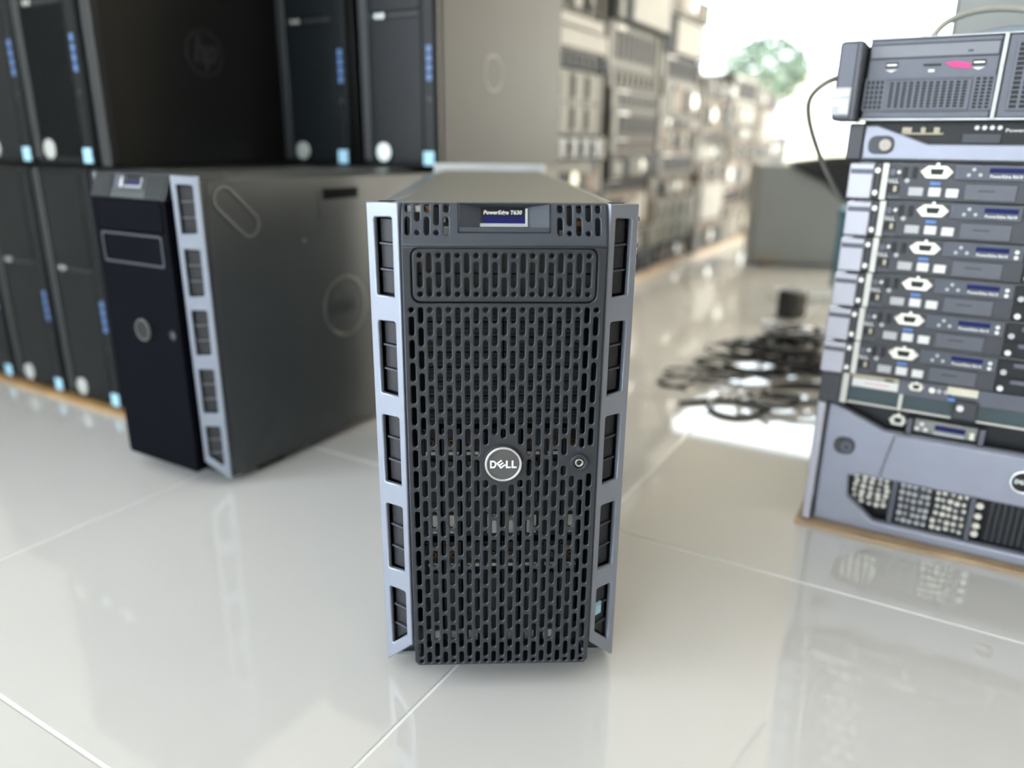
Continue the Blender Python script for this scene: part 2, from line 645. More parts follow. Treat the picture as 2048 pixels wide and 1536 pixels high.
def tower_server(name, label, loc, rz, slotted=True):
    root = thing(name, label, 'server', loc, rz, 'tower servers')
    # --- steel case
    prof = [(-.109, .012), (.109, .012), (.109, .4315), (.0815, .4396), (-.0815, .4396), (-.109, .4315)]
    MB().prism(prof, .05, .70).build('case', M_CASE_EDGE if slotted else mat('dark_case_steel', (.060, .064, .066), .42, .25, .05, 15), root, .001)
    fr = MB()
    for s in (-1, 1):
        xa, xb = sorted((s * .1088, s * .106))
        fr.box(xa, xb, .0015, .05, .012, .4312)
    fr.prism([(-.109, .4300), (-.0815, .4380), (.0815, .4380), (.109, .4300), (.109, .4316), (.0815, .4396), (-.0815, .4396), (-.109, .4316)], .0015, .05)
    fr.box(-.1065, .1065, .0015, .05, .012, .015)
    fr.build('front_frame', M_CASE_EDGE if slotted else MATS['dark_case_steel'], root)
    MB().box(-.0795, .0795, -.012, .694, .4390, .4407).build('top_cover', M_CASE if slotted else MATS['dark_case_steel'], root, .0004)
    if slotted:
        MB().box(-.094, .094, .694, .702, .425, .4515).build('rear_lip', M_LIGHT, root, .002)
    MB().box(-.104, .104, .0035, .05, .0105, .045).build('base_plate', M_DOOR if slotted else M_BLACK, root, .001)
    for i, s in enumerate((-1, 1)):
        for y in (.06, .62):
            MB().box(s * .085 - .014, s * .085 + .014, y, y + .05, 0, .0125).build('foot', M_BLACK, root, .002)
    # --- wings
    rib = None if slotted else mat('light_vent_rib', (.16, .17, .19), .4, 0, .05, 60)
    wl = wing(root, -1, rib)
    wr = wing(root, 1, rib)
    # --- header
    MH, hl = header_matrix()
    k = hl / .0314
    Z = lambda z: (z - .4093) * k
    holes = []
    if slotted:
        w = .0041
        xl = [-.0748 + .00742 * i for i in range(5)]
        xr = [.0430 + .00735 * i for i in range(5)]
        for i, x in enumerate(xl):
            if i % 2 == 0:
                holes += [slot(x, Z(.4333), Z(.4396), w), slot(x, Z(.4168), Z(.4302), w)]
            else:
                holes += [slot(x, Z(.4268 if i == 1 else .4240), Z(.4396), w), slot(x, Z(.4168), Z(.4206), w * .93)]
        for i, x in enumerate(xr):
            if i % 2 == 0:
                holes += [slot(x, Z(.4333), Z(.4396), w), slot(x, Z(.4168), Z(.4302), w)]
            else:
                holes += [slot(x, Z(.4240 if i == 1 else .4272), Z(.4396), w), slot(x, Z(.4168), Z(.4206), w * .93)]
    outer = [(-.0795, 0), (.0795, 0), (.0795, hl - .002), (.0778, hl), (.0352, hl), (.0352, Z(.4190)), (-.0358, Z(.4190)), (-.0358, hl), (-.0778, hl), (-.0795, hl - .002)]
    hm = M_HEADER if slotted else mat('dark_header_plastic', (.045, .052, .054), .45, 0, .06, 90)
    hd = obj('header_panel', plate(outer, holes, 0, .0026, .0008), hm, root, MH)
    if not slotted:
        for s in (-1, 1):
            for i in range(9):
                x = s * (.040 + .0044 * i)
                MB().box(x - .0011, x + .0011, -.0022, .0004, .001, hl - .001).build('fin', hm, hd, .0004)
    disp = display_unit(root, MH, hl, 'PowerEdge T630' if slotted else None)
    if not slotted:
        MB().prism([(-.0348, Z(.4226)), (-.0195, Z(.4244)), (-.0230, Z(.4392))], .0035, .0045).build('facet_highlight', M_LIGHT, disp)  # pale triangle stands in for light falling on the left facet
    # ledge between header and door
    MB().box(-.0792, .0792, -.0325, -.010, .4068, .4098).build('ledge', M_DOOR if slotted else M_BLACK, root, .0006)
    # --- slotted door
    dm = M_DOOR if slotted else M_MESHBLACK
    dholes = [rrect(-.0727, .0727, .3645, .4080, .0072)]
    if slotted:
        w = .0040
        BX, BZ, BR = 0, .2280, .0195
        LX, LZ, LR = .0643, .2275, .0112

        def blocked(x, z0, z1):
            for cx, cz, r in ((BX, BZ, BR), (LX, LZ, LR)):
                dx = abs(x - cx)
                if dx < r + w / 2:
                    hh = math.sqrt(max(0, (r + w / 2) ** 2 - dx ** 2))
                    if z1 > cz - hh and z0 < cz + hh:
                        return (cz - hh, cz + hh)
            return None

        for c in range(21):
            x = -.0733 + .00733 * c
            segs = []
            if c % 2 == 0:
                segs.append((.3570, .3611))
                segs += [(.3380 - .0190 * q, .3535 - .0190 * q) for q in range(17)]
                segs[-1] = (.0345, segs[-1][1])
                segs.append((.0278, .0316))
            else:
                segs.append((.3481, .3611))
                segs += [(.3295 - .0190 * q, .3446 - .0190 * q) for q in range(16)]
                segs.append((.0278, .0398))
            for z0, z1 in segs:
                b = blocked(x, z0, z1)
                if b:
                    up_, dn = (b[1] + .0006, z1), (z0, b[0] - .0006)
                    for q in (up_, dn):
                        if q[1] - q[0] > .0036:
                            dholes.append(slot(x, q[0], q[1], w))
                else:
                    dholes.append(slot(x, z0, z1, w))
    outer = [(-.0795, .030), (-.0760, .0255), (.0760, .0255), (.0795, .030), (.0795, .4086), (-.0795, .4086)]
    door = obj('door', plate(outer, dholes, -.0334, -.0306, .0009), dm, root)
    fl = MB()
    fl.box(-.0795, -.0772, -.0310, -.008, .030, .4086).box(.0772, .0795, -.0310, -.008, .030, .4086)
    fl.box(-.0765, .0765, -.0310, .003, .0255, .0268)
    fl.build('door_rim', dm, door, .0006)
    # inset upper door
    uh = []
    if slotted:
        for c in range(19):
            x = -.0657 + .0073 * c
            if c % 2 == 0:
                uh += [slot(x, .3999, .4038, .0040), slot(x, .3768, .3967, .0040), slot(x, .3697, .3736, .0040)]
            else:
                uh += [slot(x, .3882, .4037, .0040), slot(x, .3699, .3848, .0040)]
    obj('drive_door', plate(rrect(-.0716, .0716, .3656, .4070, .0062), uh, -.0340, -.0312, .0009), dm, root)
    if not slotted:
        rr = MB().ring((0, 0), .9, 1, 0, 1)
        ring_me = plate(rrect(-.066, .066, .320, .3625, .004), [rrect(-.063, .063, .323, .3595, .003)], -.0350, -.0330, .0006)
        obj('bay_frame', ring_me, M_HEADER, root)
    # --- badge and lock
    bz = (0, .2280)
    bd = MB()
    bd.cyl((0, -.0364, .2280), .0138, 'y', .0045, 48)
    badge = bd.build('badge', M_BADGE if slotted else M_BLACK, root)
    MB().ring(bz, .0136, .0156, -.0374, -.0325, 64).build('badge_rim', M_CHROME if slotted else mat('dull_ring', (.16, .16, .15), .45, .4), badge, .0005)
    MB().ring(bz, .0158, .0168, -.0345, -.0325, 64).build('badge_seat', M_DOOR if slotted else M_BLACK, badge, .0003)
    if slotted:
        letters_dell(.0226, 0, .2280, -.0370).build('lettering', M_WHITE, badge)
    lk = MB().ring((.0643, .2280), .0045, .0078, -.0358, -.0325, 40).build('lock', M_DOOR if slotted else M_BLACK, root, .0008)
    MB().ring((.0643, .2280), .0022, .0038, -.0350, -.0325, 24).build('lock_barrel', M_STEEL if slotted else MATS['dull_ring'], lk, .0003)
    MB().cyl((.0643, -.0335, .2280), .0045, 'y', .002, 24).build('lock_core', M_INNER, lk)
    if slotted:
        pl = MB().box(.0622, .0656, -.0335, -.0331, .2388, .2410)
        pl.build('padlock_mark', M_HEADER, lk)
        pr = MB().ring((.0639, .2410), .0010, .0014, -.0335, -.0331, 16)
        pr.build('padlock_mark', M_HEADER, lk)
        MB().box(.0150, .0176, -.0352, -.0330, .2274, .2298).build('badge_catch', M_HEADER, badge, .0003)
    if slotted:
        # --- what shows through the slots
        MB().box(-.0765, .0765, -.0262, -.0240, .3660, .3862).build('bay_cover', M_PANE, root, .0004)
        MB().box(-.0765, .0765, -.0262, -.0240, .3870, .4075).build('bay_cover', M_PANE, root, .0004)
        MB().box(-.105, .105, .040, .049, .016, .437).build('backplane', M_INNER, root)
        for q in range(8):
            for s in (-1, 1):
                z0 = .2560 + .0128 * q
                b = MB()
                x0, x1 = sorted((s * .0006, s * .064))
                b.box(x0, x1, -.014, .03, z0, z0 + .0116)
                for t in range(3):
                    b.box(x0, x1, -.0152, -.014, z0 + .001 + t * .0036, z0 + .0028 + t * .0036)
                b.build('drive_blank', M_CARRIER, root)
        for row, (z0, z1) in enumerate(((.146, .250), (.034, .140))):
            for q in range(8):
                x0 = -.0705 + .01763 * q
                x1 = x0 + .0162
                c = MB()
                c.box(x0, x1, -.010, .03, z0, z1)
                c.box(x0 + .0008, x0 + .0030, -.0125, -.010, z0 + .002, z1 - .002)
                cr_ = c.build('drive_carrier', M_CARRIER, root, .0004)
                h = MB().box(x0 + .0048, x1 - .0020, -.0165, -.0120, z0 + .036, z1 - .028)
                h.build('release_handle', M_CARRIER2, cr_, .0012)
                if (q * 3 + row) % 4 != 2:
                    MB().box(x0 + .0046, x1 - .003, -.0125, -.0100, z0 + (.004 if row == 0 else .003), z0 + (.022 if row == 0 else .013)).build('drive_label', M_STEEL if q % 3 else M_LIGHT, cr_, .0003)
                MB().ring((x0 + .0088, z1 - .012), .0018, .0027, -.0122, -.0100, 16).build('screw_ring', M_ORANGE, cr_)
                MB().box(x0 + .004, x1 - .0015, -.0128, -.010, z1 - .0235, z1 - .0205).build('carrier_tab', M_STEEL, cr_)
        # board parts behind the header
        for (x, z, w_, h_, m_) in ((-.0735, .4375, .004, .006, M_LIGHT), (-.066, .4372, .007, .005, M_STEEL), (-.059, .4365, .005, .006, M_ORANGE), (-.0455, .4205, .004, .006, M_LIGHT), (-.0475, .4290, .0035, .004, M_STEEL),
                                   (.0585, .4265, .006, .004, M_ORANGE), (.0460, .4190, .005, .004, M_STEEL), (.0735, .4200, .006, .003, M_CARRIER2), (.0590, .4180, .006, .004, M_CARRIER2)):
            MB().box(x - w_ / 2, x + w_ / 2, -.0165, -.010, z - h_ / 2 - .002, z + h_ / 2 - .002).build('board_part', m_, root, .0005)
        MB().box(-.0765, .0765, -.011, -.008, .412, .4365).build('board', M_CARRIER, root)
        # small blue sticker in the lowest window of the right wing, clips on the right side
        st = MB().box(.0090, .0185, .0028, .0049, .0620, .0745).build('processor_sticker', M_STICK, wr)
        st['label'] = 'pale blue processor sticker'
        for z in (.395, .404, .425):
            MB().box(.1085, .1105, .001, .006, z, z + .004).build('side_clip', M_BLACK, root, .0006)
    else:
        # embossed side panel
        M_EMB = MATS['dark_case_steel']
        side = MB().box(.1088, .1100, .010, .69, .014, .4300).build('side_panel', M_EMB, root, .0005)

        def emb(shape_pts, holes, name, mm, t=.0016):
            me = plate(shape_pts, holes, -t, 0, .0006)
            # plate local x -> y of the server, facing +x
            R_ = Matrix.Translation((.1100, 0, 0)) @ Matrix.Rotation(PI / 2, 4, 'Z')
            return obj(name, me, mm, side, R_)
        ring = lambda c, r, n=40: [(c[0] + r * math.cos(2 * PI * i / n), c[1] + r * math.sin(2 * PI * i / n)) for i in range(n)]

        def stadium(a, b, r, n=10):
            d = Vector((b[0] - a[0], b[1] - a[1]))
            an = math.atan2(d.y, d.x)
            p = [(b[0] + r * math.cos(an - PI / 2 + PI * i / n), b[1] + r * math.sin(an - PI / 2 + PI * i / n)) for i in range(n + 1)]
            p += [(a[0] + r * math.cos(an + PI / 2 + PI * i / n), a[1] + r * math.sin(an + PI / 2 + PI * i / n)) for i in range(n + 1)]
            return p
        M_GLINT = mat('embossed_edge_glint', (.20, .195, .185), .3, .6, .05, 40)  # window light caught on the pressed edges, put into a lighter steel
        a, b = (.036, .408), (.074, .372)
        emb(stadium(a, b, .0185), [stadium(a, b, .0150)], 'embossed_loop', M_GLINT)
        a, b = (.032, .046), (.072, .076)
        emb(stadium(a, b, .0150), [stadium(a, b, .0125)], 'embossed_loop', M_EMB)
        emb(ring((.258, .224), .051), [ring((.258, .224), .046)], 'embossed_ring', M_GLINT, .0012)
        le = letters_dell(.062, .258, .224, -.0012)
        obj('lettering', le.mesh('lettering'), M_EMB, side, Matrix.Translation((.1100, 0, 0)) @ Matrix.Rotation(PI / 2, 4, 'Z'))
        lt = MB().box(.1098, .1112, .214, .308, .368, .418).build('latch_plate', M_EMB, side, .0012)
        MB().box(.1106, .1118, .221, .301, .398, .414).build('latch_grip', M_MESHBLACK, lt, .0005)
        MB().cyl((.110, .175, .340), .004, 'x', .002, 16).build('side_screw', M_GLINT, side)
    return root


hero = tower_server('tower_server', 'upright tower server with slotted charcoal front, standing in the middle of the floor', (0, 0, 0), 0, True)
LT = tower_server('tower_server', 'black tower server turned sideways, its embossed flank and silver strip showing', W(-.653, .136), ROT, False)

# ------------------------------------------------------------------ black workstations at the left
M_WS = mat('black_workstation_plastic', (.004, .0052, .0062), .36, 0, .08, 40, spec=.18)
M_WSF = mat('workstation_front_gloss', (.0065, .0088, .0102), .30, 0, .08, 40, spec=.2)
M_WSS = mat('workstation_side_steel', (.016, .017, .017), .33, .2, .05, 8)
M_WSG = mat('workstation_edge_grey', (.030, .033, .036), .38, .2, .05, 30)
M_PORT = mat('blue_usb_port', (.10, .19, .42), .35, 0, .1, 200)
M_ISTK = mat('sky_blue_sticker', (.40, .70, .90), .35, 0, .15, 120)
M_HPB = mat('pearl_badge', (.72, .76, .74), .25, .6, .05, 60)
M_WSREFL = mat('side_steel_reflection', (.042, .043, .041), .5, 0, .05, 8, spec=.2)  # window reflection on the flank put into a lighter base colour


def workstation(label, s, g, z, h=.432, w=.172, depth=.45, group='black workstations', side_strip=0., logo=False, side_mat=None):
    """upright workstation; local x 0..w to the viewer's right, y into the depth"""
    root = thing('workstation', label, 'computer', W(s, g, z), ROT, group)
    body = MB().box(0, w, .014, depth, 0, h).build('body', side_mat or M_WSS, root, .002)
    fw = w - side_strip
    MB().box(0, fw - .002, 0, .0145, .002, h - .002).build('front_bezel', M_WS, root, .003)
    if side_strip:
        MB().box(fw + .006, w, .002, .0145, 0, h).build('edge_strip', M_WSG, root, .002)
    fx = .026
    MB().box(.002, fx - .004, -.003, .001, .01, h - .006).build('left_rail', M_WSG, root, .002)
    MB().box(fw - .030, fw - .006, -.003, .001, .01, h - .006).build('right_rail', M_WSF, root, .002)
    MB().box(fx, fw - .034, -.0015, .001, .012, h * .575).build('lower_panel', M_WSF, root, .001)
    if logo:
        rb = MB()
        for i in range(16):
            x = fx + .004 + i * (fw - .034 - fx - .008) / 15
            rb.box(x - .0012, x + .0012, -.0028, -.0012, .014, h * .57)
        rb.build('ribs', M_WS, root)
    dv = MB().box(fx, fw - .034, -.002, .001, h * .60, h - .012).build('drive_cover', M_WSF, root, .001)
    for i in range(3):
        MB().cyl((fx + .006 + .012 * i, -.0030, h * .585), .0042, 'y', .003, 14).build('indicator', M_HPB if i else M_WSG, root)
    MB().box(fx + .04, fw - .036, -.0022, .001, h * .579, h * .590).build('drive_slot', M_WSG, root, .0008)
    for i in range(4):
        pz = .145 + .0150 * i
        MB().box(fw - .0215, fw - .0115, -.0040, -.0025, pz, pz + .0115).build('usb_port', M_PORT, root, .0006)
    MB().cyl((fw - .017, -.0036, .115), .0042, 'y', .003, 14).build('power_button', M_WSG, root)
    b = MB().cyl((.049, -.0042, .026), .0165, 'y', .004, 32).build('round_badge', M_HPB, root, .0006)
    MB().box(fw - .0320, fw - .0090, -.0042, -.0025, .005, .0285).build('processor_sticker', M_ISTK, root, .0008)
    if logo:
        # faint round maker's mark on the long side: ring with slanted strokes
        LM = Matrix.Translation((w, .206, .190)) @ Matrix.Rotation(PI / 2, 4, 'Z')
        ring = MB().ring((0, 0), .036, .038, -.0008, 0, 40)
        sh = .22
        for (x0, z0, z1) in ((-.018, -.016, .028), (-.004, -.016, .010), (.006, -.030, .012), (.020, -.014, .010)):
            ring.prism([(x0 + sh * z0, z0), (x0 + .005 + sh * z0, z0), (x0 + .005 + sh * z1, z1), (x0 + sh * z1, z1)], -.0008, 0)
        for (x0, x1, z) in ((-.015, .001, .008), (.008, .024, .008), (.006, .020, -.014)):
            ring.prism([(x0 + sh * z, z), (x1 + sh * z, z), (x1 + sh * (z + .004), z + .004), (x0 + sh * (z + .004), z + .004)], -.0008, 0)
        ring.build('side_mark', mat('faint_mark', (.05, .05, .054), .4), body, 0, LM)
    if side_mat is M_WSREFL:
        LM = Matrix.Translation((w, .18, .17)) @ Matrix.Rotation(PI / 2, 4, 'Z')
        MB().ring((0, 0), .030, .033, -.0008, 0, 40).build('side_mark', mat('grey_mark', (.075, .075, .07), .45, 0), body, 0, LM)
    return root


M_BOARD = mat('tan_wood_board', (.40, .24, .10), .55, 0, .2, 12)
bdm = MB().box(-1.72, -.775, .222, .80, 0, .008).build('wooden_board', M_BOARD, None, .001, MROOM)
tag(bdm, 'thin tan wooden board under the lower row of black workstations', 'board')
zl = .008
workstation('black workstation on the tan board, cut off by the left frame edge', -1.490, .238, zl)
workstation('black workstation on the tan board, middle of the lower row', -1.308, .238, zl)
workstation('black workstation on the tan board, last before the sideways black server', -1.126, .238, zl)
workstation('black workstation on the tan board, hidden behind the sideways black server', -.948, .238, zl)
zu = .4407
workstation('black workstation on the upper row, cut off by the left frame edge', -1.276, .238, zu)
workstation('ribbed black workstation on the upper row with its large dark flank visible', -1.100, .238, zu, w=.211, depth=.44, side_strip=.033, logo=True)
workstation('black workstation on the upper row, right of the large dark flank', -.850, .582, zu, depth=.46)
workstation('black workstation on the upper row with a pale reflecting flank', -.665, .600, zu, depth=.46, side_mat=M_WSREFL)


# ------------------------------------------------------------------ stack of rack gear at the right
M_RDARK = mat('rack_face_dark', (.046, .048, .058), .42, .2, .08, 60)
M_RGREY = mat('rack_face_grey', (.105, .110, .138), .40, .2, .05, 40)
M_RSIL = mat('rack_bezel_silver', (.30, .315, .39), .40, .35, .03, 40)
M_REAR = mat('rack_ear_lavender', (.50, .50, .58), .42, .2, .03, 40)
M_RBODY = mat('rack_zinc_steel', (.34, .34, .33), .38, .7, .06, 30)
M_VGA = mat('port_nickel', (.70, .67, .58), .32, .5, .05, 90)
M_WTAG = mat('white_tag', (.80, .80, .80), .5, 0, .03, 60)
M_GTAG = mat('grey_tag', (.50, .51, .53), .5, 0, .03, 60)
M_BTAG = mat('blue_tag', (.12, .24, .58), .5, 0, .05, 60)
M_TEAL = mat('teal_bay_shade', (.035, .062, .072), .4, 0, .1, 40)  # shade and teal reflection of empty bays put into the colour
M_TAN = mat('tan_connector', (.52, .46, .34), .5, 0, .08, 80)
M_SCREEN = mat('dark_blue_lcd', (.006, .009, .07), .4, 0, .1, 30, spec=.15, emit=(.01, .02, .2, .2))
M_CARD = mat('brown_cardboard', (.42, .30, .19), .8, 0, .15, 30, .3, 200)
M_ZINC = mat('flange_zinc', (.56, .55, .52), .4, .4, .05, 40)
G_ST = .473


def vga(root, x0, x1, z0, z1, y, name='vga_port'):
    cx, cz = (x0 + x1) / 2, (z0 + z1) / 2
    w, h = (x1 - x0) / 2, (z1 - z0) / 2
    p = MB().prism([(cx - w, cz), (cx - w * .62, cz - h * .95), (cx + w * .62, cz - h * .95), (cx + w, cz), (cx + w * .55, cz + h * .85), (cx - w * .55, cz + h * .85)], y - .0025, y + .001).build(name, M_VGA, root, .0006)
    MB().prism([(cx - w * .42, cz + h * .42), (cx - w * .34, cz - h * .42), (cx + w * .34, cz - h * .42), (cx + w * .42, cz + h * .42)], y - .0042, y - .002).build('port_opening', M_BLACK, p, .0004)
    for s in (-1, 1):
        MB().cyl((cx + s * w * .70, y - .0045, cz), h * .26, 'y', .003, 12).build('port_screw', M_WTAG, p)
    MB().cyl((cx, y - .0035, cz + h * 1.02), h * .24, 'y', .0035, 12).build('port_mark', M_VGA, p)
    return p


def server_1u(label, s, z, lcd_right=False, bare=False):
    h = .0422
    root = thing('rack_server', label, 'server', W(s, G_ST, z), ROT, 'slim rack servers in the stack')
    MB().box(.004, .430, .006, .62, 0, h - .0006).build('body', M_RBODY, root, .0006)
    MB().box(.037, .428, .001, .007, .0008, h - .0014).build('face', M_RDARK, root, .0004)
    # left ear with latch groove
    e = MB().box(-.0035, .0225, -.018, .002, .0015, h - .0018).build('ear', M_REAR, root, .0015)
    MB().box(-.0020, .0220, -.0186, -.016, .0290, .0345).build('latch_groove', M_RGREY, e, .0004)
    MB().box(.0215, .0290, -.006, .004, .001, h - .001).build('ear_hinge', M_RDARK, root, .0005)
    for zz in (.008, .033):
        MB().cyl((.0255, -.0085, zz), .0030, 'y', .003, 12).build('screw', M_STEEL, root)
    MB().box(.0300, .0370, -.004, .004, 0, h - .0008).build('flange', mat('flange_zinc', (.56, .55, .52), .4, .4, .05, 40), root, .0006)
    # controls
    MB().cyl((.0410, -.003, .031), .0042, 'y', .004, 20).build('power_button', M_RGREY, root, .0006)
    MB().cyl((.0475, -.002, .0315), .0020, 'y', .003, 12).build('indicator', M_WTAG, root)
    for x in (.0535, .0635):
        u = MB().box(x - .0024, x + .0024, -.0008, .002, .0248, .0368).build('usb_port', M_BLACK, root, .0004)
    vga(root, .0690, .1025, .0250, .0405, .001)
    lp = MB().box(.1035, .182 if lcd_right else .172, -.0035, .002, .0246, .0412).build('lcd_panel', M_RGREY, root, .0008)
    MB().box(.1055, .180 if lcd_right else .170, -.0040, -.0030, .0262, .0396).build('lcd_bezel', mat('lcd_bezel_blue', (.075, .085, .115), .4), lp, .0004)
    for (bx, bz) in ((.1215, .0362), (.1172, .0302), (.1282, .0306)):
        MB().cyl((bx, -.0052, bz), .0019, 'y', .002, 12).build('key', M_GTAG, lp)
    MB().box(.1362, .1680, -.0048, -.0035, .0330, .0380).build('screen', M_SCREEN, lp, .0003)
    obj('lettering', text_mesh('PowerEdge R610', .0300, -.0042, .1526, .0268, .0, .02, .0042), M_WTAG, lp)
    if lcd_right:
        for zz in (.0290, .0350):
            MB().cyl((.1755, -.0055, zz), .0022, 'y', .003, 12).build('indicator', M_WTAG, lp)
    # lower half: name plate, opening, tags, slim optical drive
    letters_dell(.0155, .0405, .0216, -.0003).build('lettering', M_WTAG, root)
    MB().box(.0330, .0500, -.0003, .002, .0080, .0170).build('opening', M_BLACK, root, .0004)
    MB().box(.0440, .0475, -.0010, .001, .0095, .0160).build('connector', M_TAN, root, .0003)
    MB().box(.0375, .0520, -.0008, .001, .0018, .0042).build('pull_tab', M_RGREY, root, .0003)
    MB().cyl((.0570, -.0008, .0222), .0026, 'y', .002, 12).build('indicator', M_GTAG, root)
    MB().box(.0805, .0915, -.0010, .001, .0178, .0218).build('blue_tag', M_BTAG, root, .0003)
    MB().box(.0600, .0755, -.0016, .001, .0055, .0152).build('grey_tag', M_GTAG, root, .001)
    MB().box(.0805, .0930, -.0016, .001, .0055, .0155).build('white_tag', M_WTAG, root, .001)
    MB().box(.0980, .1105, -.0016, .001, .0050, .0148).build('white_tag', M_WTAG, root, .001)
    od = MB().box(.1160, .1655, -.0012, .002, .0030, .0205).build('optical_drive', mat('optical_face', (.105, .110, .135), .42, .1, .04, 40), root, .0006)
    MB().box(.1290, .1450, -.0016, -.0010, .0125, .0142).build('drive_mark', M_RDARK, od)
    # drive bays
    for c in range(3):
        for r_ in range(2):
            x0 = .1840 + .0800 * c
            z0 = .0020 + .0196 * r_
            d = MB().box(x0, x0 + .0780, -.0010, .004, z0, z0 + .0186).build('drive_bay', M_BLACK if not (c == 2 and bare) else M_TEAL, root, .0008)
            MB().cyl((x0 + .0060, -.0042, z0 + .0050), .0032, 'y', .003, 14).build('bay_button', M_WTAG if r_ == 0 else M_GTAG, d)
            MB().box(x0 + .014, x0 + .074, -.0035, -.0008, z0 + .011, z0 + .0165).build('bay_lever', M_RGREY, d, .001)
    return root


# cardboard under the stack
cb = MB().prism([(.190, .452), (.29, .447), (.40, .456), (.66, .448), (.68, 1.2), (.185, 1.2)], 0, .005, 'z').build('cardboard_sheet', M_CARD, None, .0008, MROOM)
tag(cb, 'flat brown cardboard sheet lying under the right-hand server stack', 'cardboard')


def big_bezel_server():
    z0 = .005
    root = thing('rack_server', 'tall silver-fronted rack server at the bottom of the right-hand stack', 'server', W(.198, G_ST, z0), ROT)
    O = lambda pts: [(a, b - z0) for a, b in pts]
    MB().box(.003, .438, .030, .70, 0, .1680).build('body', M_RBODY, root, .0008)
    MB().box(.004, .436, .020, .031, .001, .1660).build('face', M_BLACK, root)
    outer = O([(.012, .0055), (.428, .0055), (.428, .1705), (.421, .1703), (.360, .1450), (.081, .1450), (.0205, .1700), (.012, .1705)])
    hole = O([(.0845, .0200), (.0505, .0480), (.0485, .0760), (.0600, .0800), (.380, .0800), (.3915, .0760), (.3895, .0480), (.3555, .0200)])
    bz = obj('bezel', plate(outer, [hole], -.004, .012, .003), M_RSIL, root)
    MB().prism(O([(.082, .0820), (.358, .0820), (.348, .1440), (.092, .1440)]), -.0075, -.002).build('bezel_bar', M_RSIL, bz, .003)
    MB().box(-.0010, .0095, -.012, .032, .0015, .1675).build('ear', M_REAR, root, .002)
    MB().box(-.0015, .0100, -.010, .025, .0005, .028).build('ear_foot', M_RDARK, root, .002)
    lp = MB().prism(rrect(.0250, .0500, .1055 - z0, .1285 - z0, .0100), -.0058, -.0030).build('lock_plate', M_RDARK, bz, .0005)
    MB().cyl((.0405, -.0085, .1165 - z0), .0078, 'y', .004, 28).build('lock', M_RGREY, lp, .001)
    MB().cyl((.0405, -.0092, .1165 - z0), .0018, 'y', .001, 10).build('keyhole', M_BLACK, lp)
    # posts across the openings
    for (x, a, b) in ((.1065, .146, .1665), (.1835, .146, .1665), (.262, .146, .1665), (.335, .146, .1665), (.1030, .0205, .0795), (.1895, .0205, .0795), (.276, .0205, .0795)):
        MB().box(x - .0032, x + .0032, -.0005, .0205, a - z0, b - z0).build('bezel_post', M_RGREY, bz, .001)
    # upper opening: port and display
    vga(root, .0820, .1030, .1490 - z0, .1640 - z0, .018)
    lc = MB().box(.1110, .1795, .010, .020, .1470 - z0, .1645 - z0).build('lcd_panel', mat('lcd_nickel', (.22, .22, .21), .4, .5, .05, 40), root, .001)
    MB().box(.1340, .1665, .0085, .0105, .1540 - z0, .1600 - z0).build('screen', M_SCREEN, lc)
    MB().box(.1330, .1660, .0085, .0105, .1482 - z0, .1520 - z0).build('name_strip', M_GTAG, lc)
    for (x, z) in ((.1195, .1590), (.1150, .1530), (.1245, .1525)):
        MB().cyl((x, .0075, z - z0), .0026, 'y', .003, 12).build('key', M_WTAG, lc)
    MB().box(.1715, .1765, .0080, .0105, .1490 - z0, .1580 - z0).build('usb_port', M_VGA, lc, .0004)
    # lower opening: drive faces with perforated metal
    r = random.Random(3)
    for (x0, x1) in ((.053, .0985), (.108, .146), (.148, .186)):
        za = (.036 if x0 < .06 else .0215)
        d = MB().box(x0, x1, .010, .020, za - z0, .0790 - z0).build('drive_face', M_RDARK, root, .0008)
        dots = MB()
        nx, nz = 5, 6
        for i in range(nx):
            for j in range(nz):
                cx = x0 + (i + .5) * (x1 - x0) / nx + r.uniform(-.0012, .0012)
                cz = za + (j + .5) * (.0785 - za) / nz + r.uniform(-.001, .001)
                dots.cyl((cx, .0080, cz - z0), r.uniform(.0018, .0032), 'y', .003, 10)
        dots.build('perforations', M_VGA if x0 != .108 else M_GTAG, d)
    for zz in (.067, .053, .040, .029):
        MB().cyl((.1975, .008, zz - z0), .0042, 'y', .004, 14).build('bay_button', M_VGA, root)
    gr = MB().box(.206, .3880, .012, .020, .0215 - z0, .0790 - z0).build('drive_grille', M_BLACK, root)
    for i in range(26):
        x = .2090 + i * .0068
        MB().box(x, x + .0022, .0095, .0125, .0225 - z0, .0780 - z0).build('grille_bar', M_RDARK, gr)
    bd = MB().ring((.2330, .1150 - z0), .0115, .0145, -.0120, -.006, 40).build('badge_rim', M_CHROME, bz, .0008)
    MB().cyl((.2330, -.0105, .1150 - z0), .0116, 'y', .004, 32).build('badge_face', M_BLACK, bd)
    letters_dell(.0180, .2330, .1150 - z0, -.0112).build('badge_letters', M_CHROME, bd)
    return root


big_bezel_server()


